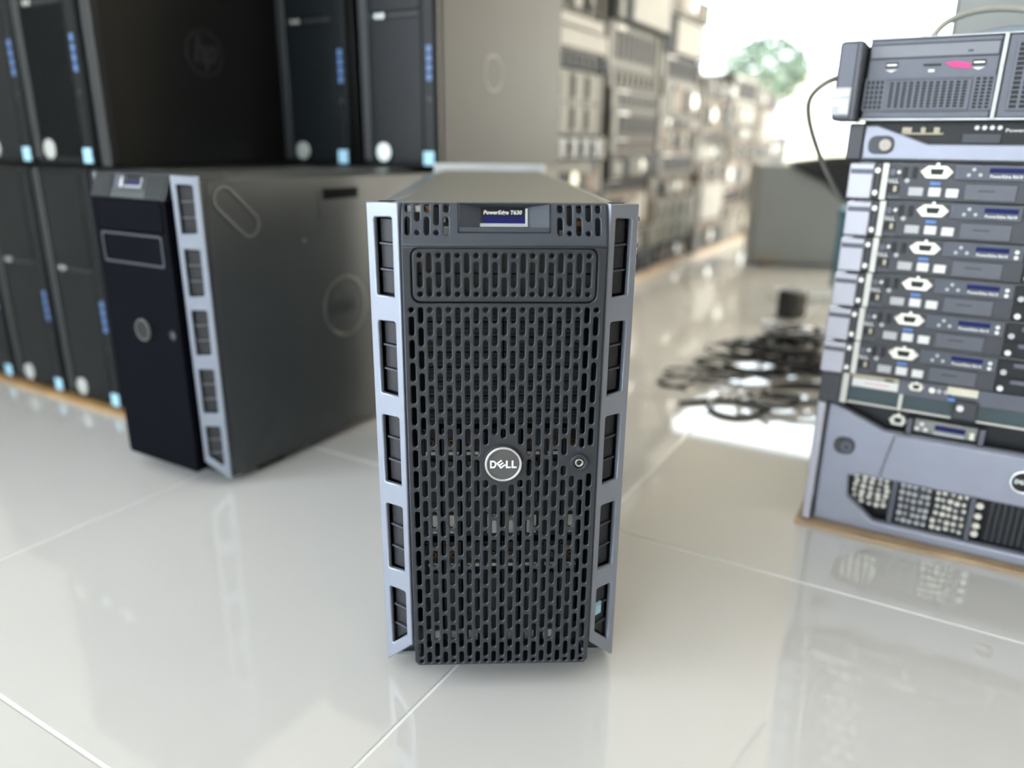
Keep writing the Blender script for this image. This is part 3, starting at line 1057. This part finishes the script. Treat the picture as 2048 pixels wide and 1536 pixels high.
def low_1u():
    z0 = .1730
    root = thing('rack_server', 'slim rack server with a white label, resting on the tall silver-fronted server', 'server', W(.199, G_ST, z0), ROT, 'slim rack servers in the stack')
    MB().box(.003, .434, .008, .66, 0, .0410).build('body', M_RBODY, root, .0006)
    MB().box(.030, .432, .002, .009, .0215, .0405).build('face', M_RGREY, root, .0004)
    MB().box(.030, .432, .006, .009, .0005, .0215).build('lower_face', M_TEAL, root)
    MB().box(-.002, .022, -.012, .010, .001, .040).build('ear', M_RDARK, root, .0015)
    MB().box(.022, .0300, -.004, .010, .0005, .0405).build('flange', MATS['flange_zinc'], root, .0006)
    MB().box(.0310, .0860, -.0010, .003, .0365, .0402).build('connector_strip', M_TAN, root, .0005)
    MB().box(.0340, .0860, -.0016, .003, .0245, .0355).build('white_label', M_WTAG, root, .0005)
    MB().box(.0480, .0760, -.0020, -.0015, .0290, .0310).build('label_print', mat('pale_pink_print', (.75, .5, .5), .5), root)
    MB().box(.0700, .0800, -.0022, -.0010, .0360, .0385).build('connector', M_BLACK, root)
    vga(root, .0960, .1140, .0290, .0400, .002)
    for i in range(4):
        MB().cyl((.1225 + .0075 * i, -.0010, .0330), .0034 if i == 0 else .0026, 'y', .004, 14).build('round_port', M_VGA if i == 0 else M_GTAG, root)
    MB().box(.1380, .1700, -.0040, .003, .0320, .0410).build('paper_tag', mat('cream_tag', (.72, .68, .56), .6), root, .0006)
    MB().box(.1400, .1480, -.0045, .003, .0240, .0280).build('blue_tag', M_BTAG, root, .0003)
    MB().box(.1480, .1720, -.0060, .007, .0060, .0260).build('control_block', M_RDARK, root, .001)
    MB().cyl((.1545, -.0085, .0180), .0038, 'y', .003, 14).build('power_button', M_WTAG, root)
    for (x0, x1) in ((.031, .0880), (.0935, .1470), (.1735, .25), (.255, .33), (.335, .42)):
        MB().box(x0, x1, .001, .007, .0010, .0034).build('bay_sill', MATS['flange_zinc'], root, .0003)
    for x in (.0885, .250, .330):
        MB().box(x, x + .0045, -.001, .007, .0010, .0225).build('bay_divider', MATS['flange_zinc'], root, .0004)
    return root


low_1u()

ORD = ['lowest', 'second lowest', 'third lowest', 'third highest', 'second highest', 'highest']
STK = [(.197, .2145, True), (.197, .2570, True), (.1985, .2995, True), (.2000, .3420, True), (.2010, .3845, False), (.1985, .4270, False)]
for i, (s, z, rt) in enumerate(STK):
    server_1u('slim grey rack server, %s of six alike with small blue screens' % ORD[i], s + .0015, z - .0005, rt, i < 3)


def bezel_2u():
    z0 = .4690
    root = thing('rack_server', 'rack server with stepped silver bezel and round lock, under the lying desktop computer', 'server', W(.199, G_ST, z0), ROT)
    O = lambda pts: [(a, b - z0) for a, b in pts]
    MB().box(.002, .436, .018, .66, 0, .0445).build('body', M_RBODY, root, .0006)
    MB().box(.004, .434, .012, .0185, .001, .0440).build('face', M_BLACK, root)
    outer = O([(.0065, .4715), (.428, .4715), (.428, .5085), (.417, .5090), (.362, .4890), (.0730, .4890), (.0190, .5090), (.0065, .5085)])
    bz = obj('bezel', plate(outer, [], -.004, .010, .0018), M_RSIL, root)
    MB().box(-.0110, .0060, -.004, .020, .0015, .0420).build('ear', M_RDARK, root, .002)
    lp = MB().prism(rrect(.0120, .0390, .4775 - z0, .4975 - z0, .0080), -.0056, -.0030).build('lock_plate', M_RDARK, bz, .0005)
    MB().cyl((.0300, -.0085, .4875 - z0), .0070, 'y', .004, 28).build('lock', mat('worn_lock', (.26, .23, .21), .35, .6, .1, 300), lp, .0008)
    MB().box(.0430, .0860, .0080, .0125, .4990 - z0, .5010 - z0).build('port_strip', M_TAN, root, .0004)
    for (x, w) in ((.0440, .010), (.0630, .005), (.0760, .006)):
        MB().box(x, x + w, .0070, .0125, .5010 - z0, .5070 - z0).build('connector', M_TAN, root, .0006)
    MB().box(.1050, .1420, .0085, .0125, .4900 - z0, .5005 - z0).build('optical_drive', M_RDARK, root, .0006)
    for i in range(4):
        MB().cyl((.1175 + .0072 * i, .0085, .5065 - z0), .0024, 'y', .004, 14).build('indicator', M_WTAG, root)
    obj('lettering', text_mesh('PowerEdge', .030, .0110, .1600, .5010 - z0, 0, .02, .0045), M_WTAG, root)
    return root


bezel_2u()


def lying_desktop():
    z0 = .5140
    S0 = .1985
    X = lambda s: s - S0
    root = thing('desktop_computer', 'grey desktop computer lying flat on top of the right-hand stack', 'computer', W(S0, G_ST, z0), ROT)
    Zc = lambda z: z - z0
    MB().box(-.002, .420, .010, .46, 0, .0860).build('body', M_RBODY, root, .002)
    fc = MB().box(0, X(.3260), -.006, .012, .0015, .0850).build('face', M_RGREY, root, .002)
    MB().box(X(.3305), .418, -.006, .012, .0015, .0850).build('vent_face', M_RGREY, root, .002)
    MB().box(X(.3262), X(.3303), -.0085, .012, .0010, .0858).build('divider', M_LIGHT, root, .0006)
    MB().box(-.001, .419, -.0070, .012, -.0002, .0024).build('lower_trim', mat('trim_silver', (.42, .43, .44), .35, .5), root, .0006)
    MB().box(-.001, .419, -.0068, .012, .0848, .0866).build('upper_trim', MATS['trim_silver'], root, .0006)
    od = obj('optical_drive', plate(rrect(X(.2000), X(.3235), Zc(.5795), Zc(.5925), .001), [], -.0075, -.004, .0006), mat('optical_grey', (.19, .195, .225), .42, .1, .04, 40), root)
    MB().box(X(.2950), X(.3000), -.0078, -.0070, Zc(.5828), Zc(.5850)).build('eject_button', M_RDARK, od)
    gv = plate(rrect(X(.1990), X(.3248), Zc(.5782), Zc(.5938), .0014), [rrect(X(.1996), X(.3240), Zc(.5789), Zc(.5931), .001)], -.0070, -.0055, .0003)
    obj('drive_recess', gv, M_RDARK, root)
    for (s, w, h) in ((.2234, .0125, .0052), (.3073, .0125, .0052)):
        u = MB().box(X(s) - w / 2, X(s) + w / 2, -.0072, -.004, Zc(.5695), Zc(.5695) + h).build('usb_port', M_BLACK, root, .0004)
        MB().box(X(s) - w * .4, X(s) + w * .4, -.0076, -.0068, Zc(.5714), Zc(.5728)).build('port_tongue', M_VGA, u)
        MB().prism([(X(s) - .006, Zc(.5672)), (X(s) + .006, Zc(.5672)), (X(s), Zc(.5645))][::-1], -.0070, -.0055).build('port_mark', M_WTAG, u)
    MB().box(X(.2632) - .0085, X(.2632) + .0085, -.0072, -.004, Zc(.5700), Zc(.5722)).build('card_slot', M_BLACK, root, .0003)
    MB().box(X(.2632) - .003, X(.2632) + .003, -.0070, -.0055, Zc(.5638), Zc(.5664)).build('slot_mark', M_WTAG, root)
    ar = MB().prism([(X(.2745), Zc(.5725)), (X(.2830), Zc(.5680)), (X(.3000), Zc(.5662)), (X(.3000), Zc(.5712)), (X(.2870), Zc(.5738))], -.0078, -.0060).build('arrow_sticker', mat('pink_arrow', (.80, .04, .25), .5, 0, .03, 30), root)
    ar['label'] = 'bright pink arrow sticker'
    # vents

    def vent(name, x0, x1, za, zb, nx, nz, gap=.38):
        hs = []
        dx, dz = (x1 - x0) / nx, (zb - za) / nz
        for i in range(nx):
            for j in range(nz):
                hs.append([(x0 + dx * (i + gap / 2), za + dz * (j + .14)), (x0 + dx * (i + 1 - gap / 2), za + dz * (j + .14)), (x0 + dx * (i + 1 - gap / 2), za + dz * (j + .86)), (x0 + dx * (i + gap / 2), za + dz * (j + .86))])
        v = obj(name, plate([(x0 - .0015, za - .0015), (x1 + .0015, za - .0015), (x1 + .0015, zb + .0015), (x0 - .0015, zb + .0015)], hs, -.0090, -.0072, .0002), M_RGREY, root)
        MB().box(x0, x1, -.0073, -.0058, za, zb).build('vent_back', M_BLACK, v)
        return v
    vent('side_vent', X(.2000), X(.2190), Zc(.5255), Zc(.5570), 4, 6)
    vent('grille', X(.2235), X(.3010), Zc(.5270), Zc(.5545), 12, 9)
    obj('grille_frame', plate([(X(.2205), Zc(.5235)), (X(.3040), Zc(.5235)), (X(.3040), Zc(.5580)), (X(.2205), Zc(.5580))], [[(X(.2222), Zc(.5252)), (X(.3023), Zc(.5252)), (X(.3023), Zc(.5563)), (X(.2222), Zc(.5563))]], -.0098, -.0058, .0004), M_RGREY, root)
    vent('side_vent', X(.3065), X(.3240), Zc(.5255), Zc(.5575), 3, 9)
    vent('grille', X(.3400), X(.5800), Zc(.5250), Zc(.5900), 26, 14, .3)
    return root


lying_desktop()

# power brick standing at the left end of the desktop
pb = thing('power_adapter', 'black power brick with a white label, standing against the left end of the lying desktop', 'adapter', W(.170, G_ST - .03, .5115), ROT)
MB().box(0, .0255, 0, .058, .0015, .0855).build('shell', M_RGREY, pb, .004)
MB().box(.018, .0262, -.003, .060, .001, .0845).build('lid', mat('adapter_dark', (.075, .078, .095), .42), pb, .003)
MB().box(-.0008, .0180, -.0012, .0005, .0080, .0370).build('label_sheet', M_GTAG, pb, .0003)
for (x0, x1, z0, z1) in ((.002, .008, .027, .034), (.009, .016, .0285, .034), (.001, .016, .018, .0245), (.008, .0165, .0105, .0165)):
    MB().box(x0, x1, -.0018, -.0010, z0, z1).build('label_print', M_WTAG, pb)

# cables at the stack
pts = [(-.001, .03, .050), (-.012, .02, .046), (-.030, .03, .034), (-.036, .045, .018), (-.028, .07, -.02), (-.008, .10, -.065), (.006, .12, -.088)]
M_CORDG = mat('grey_cord', (.36, .36, .32), .45, 0, .05, 40)
M_CORDB = mat('black_cord', (.018, .018, .020), .35, 0, .1, 40)
o = obj('adapter_cord', curve_mesh(pts, .0030), mat('olive_grey_cord', (.17, .17, .155), .45, 0, .1, 30), pb)
lp_pts = [(.258, .03, 0), (.262, .035, .012), (.280, .05, .024), (.310, .06, .030), (.345, .07, .027), (.375, .07, .018), (.42, .08, .010)]
zt = .5140 + .0868
cord = obj('power_cable', curve_mesh([(a, b + G_ST, zt + c + .003) for a, b, c in lp_pts], .0034), M_CORDG, None, MROOM)
tag(cord, 'grey power cord arching over the top of the lying desktop computer', 'cord')
for (x0, col_, lab) in ((.300, M_REAR, 'blue-grey metal lid'),):
    lid = MB().prism([(.272, 0), (.290, .012), (.330, .019), (.38, .016), (.44, .008), (.44, 0)], G_ST + .10, G_ST + .30).build('metal_lid', mat('blue_grey_lid', (.15, .175, .20), .35, .3), None, .001, Matrix.Translation((0, 0, zt - .0002)) @ MROOM)
    tag(lid, 'curved blue-grey metal lid lying beneath the arched grey cord', 'lid')
mon = thing('computer_case', 'grey computer case standing on the lying desktop, cut off by the top frame edge', 'computer', W(.262, G_ST + .31, zt - .0002), ROT)
MB().box(0, .26, .006, .14, .002, .34).build('body', mat('warm_grey_steel', (.22, .225, .215), .42, .2, .05, 12), mon, .004)
MB().box(.004, .2, 0, .0065, .006, .336).build('side_cover', MATS['warm_grey_steel'], mon, .002)
MB().box(.204, .258, .001, .0065, .006, .336).build('front_bezel', M_RDARK, mon, .002)
for x in (.02, .24):
    MB().box(x - .012, x + .012, .02, .12, 0, .004).build('foot', M_BLACK, mon, .001)

# teal box standing behind the stack
tb = thing('storage_box', 'teal plastic box standing on the floor behind the right-hand stack', 'box', W(-.030, 2.22, 0), ROT)
M_TB = mat('teal_plastic', (.035, .14, .20), .4, 0, .06, 20)
MB().box(0, .30, 0, .22, 0, .27).build('bin', M_TB, tb, .006)
MB().box(-.006, .306, -.006, .226, .265, .29).build('lid', M_TB, tb, .004)

# ------------------------------------------------------------------ row of rack gear along the left wall
U = .0445
RG_M = [mat('aged_beige_steel', (0.25, 0.23, 0.2), .6, 0, .08, 14, spec=.12), mat('pale_grey_steel', (0.27, 0.275, 0.27), .6, 0, .08, 14, spec=.12), mat('mid_grey_steel', (0.11, 0.11, 0.108), .6, 0, .08, 14, spec=.12),
        mat('blue_grey_steel', (0.055, 0.07, 0.09), .6, 0, .08, 14, spec=.12), mat('off_white_steel', (0.45, 0.45, 0.44), .6, 0, .05, 14, spec=.12), mat('rose_beige_steel', (0.29, 0.245, 0.22), .6, 0, .08, 14, spec=.12)]
RG_N = ['beige', 'pale grey', 'mid grey', 'blue-grey', 'off-white', 'rose-beige']
M_BAY = mat('bay_silver', (0.32, 0.325, 0.315), .6, 0, .08, 60, spec=.12)
M_BAYD = mat('bay_dark', (0.05, 0.054, 0.062), .6, 0, .1, 60, spec=.12)
M_RGB = mat('rack_row_body', (0.13, 0.125, 0.115), .6, 0, .08, 20, spec=.12)
RW = .434
RROT = PI / 2 - TH           # faces along +s


def rack_unit(label, g, z, h, ci, style, seed, depth=.62, jut=0.):
    r = random.Random(seed)
    fm = RG_M[ci]
    root = thing('rack_server', label, 'server', W(-.70 + jut, g, z), RROT, 'rack gear piled along the left wall')
    MB().box(.004, RW - .004, .012, depth, .0005, h - .0008).build('body', M_RGB, root, .001)
    MB().box(.012, RW - .012, .004, .013, .001, h - .0015).build('face', fm if style != 'bays_dark' else M_BAYD, root, .0006)
    for x0 in (-.018, RW - .016):
        MB().box(x0, x0 + .034, -.004, .010, .001, h - .0015).build('ear', RG_M[4] if ci == 4 else (M_BAY if r.random() < .6 else fm), root, .002)
    xa, xb = .020, RW - .020
    if style in ('bays', 'bays_dark'):
        rows = max(1, int(h / .085 + .4))
        n = 4 if h > .1 else (8 if h > .06 else 4)
        if style == 'bays_dark':
            n = 5
        bw = (xb - xa) / n
        bh = (h - .008) / rows
        for j in range(rows):
            for i in range(n):
                x0 = xa + bw * i + .004
                z0 = .004 + bh * j
                b = MB().box(x0, xa + bw * (i + 1) - .004, -.004, .006, z0 + .002, z0 + bh - .003).build('drive_bay', M_BAY if style == 'bays' else M_CARRIER2, root, .002)
                MB().box(x0 + bw * .1, x0 + bw * .32, -.009, -.003, z0 + bh * .15, z0 + bh * .85).build('bay_handle', RG_M[2] if style == 'bays' else M_BAYD, b, .002)
    elif style == 'vents':
        n = 9
        bw = (xb - xa) / n
        for i in range(n):
            MB().box(xa + bw * i, xa + bw * (i + .55), .001, .006, h * .18, h * .82).build('vent_slot', M_BAYD, root)
        MB().box(xa + .02, xa + .10, -.002, .005, h * .84, h * .94).build('name_strip', M_WTAG, root)
    elif style == 'panel':
        MB().box(xa + .06, xb + .004, -.010, .005, .006, h - .008).build('front_panel', RG_M[4], root, .002)
        MB().cyl((xa + .03, -.003, h / 2), min(.014, h * .3), 'y', .008, 16).build('round_port', M_RGB, root)
    elif style == 'discs':
        for i in range(4):
            c = (xa + .055 + i * .09, -.006, h / 2)
            f = MB().cyl(c, h * .36, 'y', .010, 24).build('fan_cover', M_BAYD if i % 2 else RG_M[4], root, .001)
            MB().cyl((c[0], -.010, c[2]), h * .13, 'y', .005, 14).build('fan_hub', M_BAY, f)
    else:                   # mixed ports, patches and blanks
        x = xa
        while x < xb - .03:
            w = min(r.choice((.03, .05, .07, .11)), xb - x)
            mm = r.choice((M_BAYD, M_BAY, M_BAYD, RG_M[0], RG_M[4], RG_M[2], RG_M[5]))
            MB().box(x, x + w - .005, -.004 - r.random() * .006, .006, h * .14, h * r.uniform(.6, .88)).build('module', mm, root, .0015)
            x += w
        MB().cyl((r.uniform(xa, xb), -.010, h * .5), h * .22, 'y', .008, 16).build('round_port', M_VGA, root)
    return root


rb = MB().box(-1.36, -.685, 1.25, 4.72, 0, .020).build('wooden_board', mat('pale_pine_board', (.62, .50, .40), .55, 0, .12, 6), None, .002, MROOM)
tag(rb, 'long pale wooden board under the piled rack gear by the left wall', 'board')
STY = {'bays': 'with silver drive bays', 'bays_dark': 'with black drive bays', 'vents': 'with dark vent slots', 'panel': 'with a blank white panel', 'discs': 'with round fan covers', 'mixed': 'with mixed modules'}
COLS = [
    ('first', 1.335, [(.133, 2, 'mixed'), (.0875, 1, 'bays'), (.0875, 2, 'vents'), (.110, 1, 'mixed'), (.0700, 2, 'bays_dark'), (.1850, 1, 'bays'), (.0440, 3, 'vents'), (.0600, 4, 'panel'), (.0440, 4, 'panel'), (.0875, 2, 'discs'), (.0875, 1, 'mixed')]),
    ('second', 1.845, [(.0875, 3, 'bays_dark'), (.0875, 1, 'mixed'), (.133, 5, 'mixed'), (.0445, 2, 'vents'), (.0875, 2, 'mixed'), (.0445, 5, 'vents'), (.0875, 2, 'vents'), (.0660, 1, 'vents'), (.0660, 2, 'bays'), (.1330, 1, 'vents'), (.133, 3, 'panel')]),
    ('third', 2.330, [(.0875, 3, 'mixed'), (.175, 0, 'bays'), (.0875, 5, 'mixed'), (.0875, 1, 'vents'), (.0875, 5, 'discs'), (.0445, 1, 'mixed'), (.133, 1, 'mixed'), (.0875, 2, 'vents'), (.133, 3, 'panel'), (.0875, 1, 'mixed')]),
    ('fourth', 2.815, [(.133, 5, 'mixed'), (.175, 0, 'panel'), (.0875, 5, 'discs'), (.0875, 1, 'mixed'), (.0445, 0, 'vents'), (.133, 5, 'mixed'), (.0875, 2, 'mixed')]),
    ('fifth', 3.300, [(.175, 0, 'mixed'), (.0875, 5, 'vents'), (.133, 5, 'mixed'), (.0875, 0, 'discs'), (.0875, 5, 'mixed'), (.0875, 4, 'panel'), (.133, 4, 'vents')]),
    ('sixth', 3.785, [(.175, 2, 'vents'), (.0875, 5, 'mixed'), (.133, 0, 'bays'), (.0875, 5, 'mixed'), (.175, 0, 'panel'), (.0875, 5, 'mixed')]),
    ('seventh', 4.270, [(.133, 2, 'mixed'), (.175, 5, 'vents'), (.0875, 0, 'mixed'), (.133, 2, 'mixed')]),
]
NUM = ['bottom unit', 'second unit up', 'third unit up', 'fourth unit up', 'fifth unit up', 'sixth unit up', 'seventh unit up', 'eighth unit up', 'ninth unit up', 'tenth unit up', 'eleventh unit up']
sd = 11
for cname, g, units in COLS:
    z = .020
    for i, (h, ci, st) in enumerate(units):
        sd += 1
        rr = random.Random(sd * 7)
        rack_unit('%s rack unit %s, %s, %s pile by the wall' % (RG_N[ci], STY[st], NUM[i], cname), g + rr.uniform(-.006, .006), z, h, ci, st, sd, jut=rr.uniform(-.025, .012))
        z += h

# ------------------------------------------------------------------ grey case with a black cover in the back
gc = thing('computer_case', 'large dark grey case standing on the floor before the window', 'computer', W(-.43, 2.76, 0), ROT + .35)
M_GC = mat('dull_grey_case', (.27, .28, .275), .55, .1, .04, 6)
MB().box(0, .55, .006, .24, .012, .415).build('body', M_GC, gc, .006)
MB().box(.004, .546, 0, .0065, .016, .411).build('side_cover', M_GC, gc, .003)
for x in (.05, .50):
    MB().box(x - .02, x + .02, .03, .21, 0, .014).build('foot', M_BLACK, gc, .002)
MB().box(.03, .11, -.004, .001, .02, .05).build('corner_tag', mat('worn_tan', (.30, .25, .20), .6), gc, .004)


def black_cover():
    bm = bmesh.new()
    nx, ny = 22, 14
    vs = {}
    for i in range(nx + 1):
        for j in range(ny + 1):
            u, v = i / nx, j / ny
            x = .13 + .44 * u
            front = .02 + .26 * u ** 1.1 if u < .6 else .166       # how far it hangs over the front edge
            front *= 1 + .06 * math.sin(u * 17)
            t = v * (.22 + front)
            if t < .22:
                y, z = .212 - t, .424 + .030 * math.sin(min(1, u * 1.2) * PI) * math.sin(min(1, t / .22) * PI * .8) + .003 * math.sin(u * 9 + v * 5)
            else:
                y, z = -.013 - .004 * math.sin(v * 7 + u * 11), .424 - (t - .22)
            vs[i, j] = bm.verts.new((x, y, z))
    for i in range(nx):
        for j in range(ny):
            bm.faces.new((vs[i, j], vs[i + 1, j], vs[i + 1, j + 1], vs[i, j + 1]))
    bmesh.ops.recalc_face_normals(bm, faces=bm.faces)
    me = bpy.data.meshes.new('cover')
    bm.to_mesh(me)
    bm.free()
    for p in me.polygons:
        p.use_smooth = True
    o = obj('cloth_cover', me, mat('black_cloth', (.012, .013, .016), .7, 0, .2, 60), None)
    o.location = W(-.43, 2.76, 0)
    o.rotation_euler = (0, 0, ROT + .35)
    md = o.modifiers.new('thick', 'SOLIDIFY')
    md.thickness = .006
    md.offset = -1
    return tag(o, 'black cloth slumped over the corner of the dark grey case', 'cloth')


black_cover()

# ------------------------------------------------------------------ cables on the floor
ring_pts = []
rc = random.Random(21)
M_CORDS = [M_CORDB, mat('black_cord_glossy', (.012, .012, .014), .22, 0, .1, 40), mat('dark_grey_cord', (.07, .07, .07), .35, 0, .1, 40)]


def heap_cord(cx, cyy, spread, n, r, mtl, label, grp, zmax=.05, z0=0.):
    p = []
    a = rc.uniform(0, 2 * PI)
    for i in range(n):
        a += rc.uniform(.6, 1.7)
        k = rc.uniform(.35, 1.) * spread
        p.append((cx + 1.25 * k * math.cos(a), cyy + k * math.sin(a), z0 + r + rc.random() ** 2 * zmax))
    o = obj('cable', curve_mesh(p, r, 3, steps=6), mtl, None)
    return tag(o, label, 'cable', grp)


for i in range(11):      # lying on one another, layer by layer
    k = 1 - i * .045
    heap_cord(.68 + rc.uniform(-.09, .10) * k, 1.00 + rc.uniform(-.10, .09) * k, .15 * k, 13, .0042, M_CORDS[i % 2], 'black cable tangled in the dense heap on the floor beside the right-hand stack', 'cables in the dense heap', .0, i * .0086)
for i, wd in enumerate(('leftmost', 'second', 'third', 'last')):
    heap_cord(.405 + .045 * i, .93 + rc.uniform(-.03, .03), .075, 8, .0026, M_CORDS[2], 'thin dark looped cable left of the dense heap, %s of four' % wd, 'thin loops left of the heap', .0, .0054 * i)
for i, wd in enumerate(('leftmost', 'middle', 'rightmost')):
    heap_cord(.47 + .075 * i, .735 + .012 * i, .085, 8, .0042, M_CORDS[1], 'black cable trailing over the bright floor before the heap, %s of three' % wd, 'cables trailing in front of the heap', .0, .0086 * i)
for i, (x, y, lab) in enumerate(((.635, 1.02, 'small white block standing for a plug glint, left part of the dense cable heap'), (.70, .96, 'small white block standing for a plug glint, right part of the dense cable heap'))):
    wp = thing('glint_block', lab, 'connector', (x, y, .0946), i * .9)  # white blocks put in for glints on plugs in the heap
    MB().box(-.014, .014, -.010, .010, 0, .014).build('shell', M_WTAG, wp, .002)
    MB().box(.014, .022, -.007, .007, .002, .012).build('socket', M_GTAG, wp, .001)
# white strip put in for a pale floor reflection; black transformer block further back
ps = thing('reflection_strip', 'white strip added for a pale reflection on the floor behind the cable heap', 'reflection', (1.12, 1.80, 0), ROT + .45)
MB().box(-.16, .16, -.03, .03, 0, .04).build('shell', mat('white_glossy_plastic', (.80, .82, .80), .25), ps, .008)
for i in range(4):
    MB().cyl((-.11 + .07 * i, 0, .040), .019, 'z', .0015, 20).build('socket', M_GTAG, ps, .0005)
tr = thing('transformer_block', 'black transformer block standing on the floor below the added white strip', 'adapter', (.905, 1.53, 0), .5)
MB().box(-.035, .035, -.03, .03, 0, .085).build('shell', M_CORDS[0], tr, .01)
MB().box(-.012, .012, -.034, -.028, .03, .06).build('label_plate', M_CORDS[2], tr, .001)

# ------------------------------------------------------------------ outside: tree and houses in the glare
M_LEAF = mat('leaf_green', (.13, .17, .115), .7, 0, .3, 3)
M_BARK = mat('bark', (.20, .15, .10), .8, 0, .2, 4)


def tree(label, loc, hgt, rad, seed):
    r = random.Random(seed)
    root = thing('tree', label, 'tree', loc, 0)
    MB().cyl((0, 0, 0), .12, 'z', hgt * .75, 12, .06).build('trunk', M_BARK, root)
    bm = bmesh.new()
    for i in range(900):
        a, b_ = r.uniform(0, 2 * PI), r.uniform(-1, 1)
        k = rad * r.uniform(.45, 1) ** .6
        c = Vector((k * math.cos(a) * math.sqrt(1 - b_ * b_), k * math.sin(a) * math.sqrt(1 - b_ * b_), hgt + k * b_ * .75))
        q = Matrix.Rotation(r.uniform(0, PI), 3, 'Z') @ Matrix.Rotation(r.uniform(0, PI), 3, 'X')
        s = rad * .11
        vv = [bm.verts.new(c + q @ Vector(p)) for p in ((-s, 0, 0), (0, -s * .6, 0), (s, 0, 0), (0, s * .6, s * .3))]
        bm.faces.new(vv)
    me = bpy.data.meshes.new('foliage')
    bm.to_mesh(me)
    bm.free()
    f = obj('foliage', me, M_LEAF, root)
    f['kind'] = 'stuff'
    return root


tree('green leafy tree outside the window, above the far end of the rack gear', W(-2.72, 12.5, -.03), 1.65, .72, 5)
hb = thing('house', 'pale cream house across the street outside the back window', 'house', W(-5.2, 17.0, -.03), ROT)
M_HOUSE = mat('cream_render', (.80, .70, .52), .8, 0, .05, 2)
MB().box(0, 4.2, 0, 3, 0, 1.9).build('wall', M_HOUSE, hb)
MB().box(-.2, 4.4, -.2, 3.2, 1.9, 2.05).build('roof', mat('grey_roof', (.55, .5, .45), .8), hb)
for x in (.5, 1.6, 2.7):
    wd = MB().box(x, x + .7, -.04, .02, .6, 1.4).build('window', M_GTAG, hb)
    MB().box(x + .06, x + .64, -.05, -.03, .66, 1.34).build('pane', M_LIGHT, wd)  # pale panes: washed-out glare put into the colour
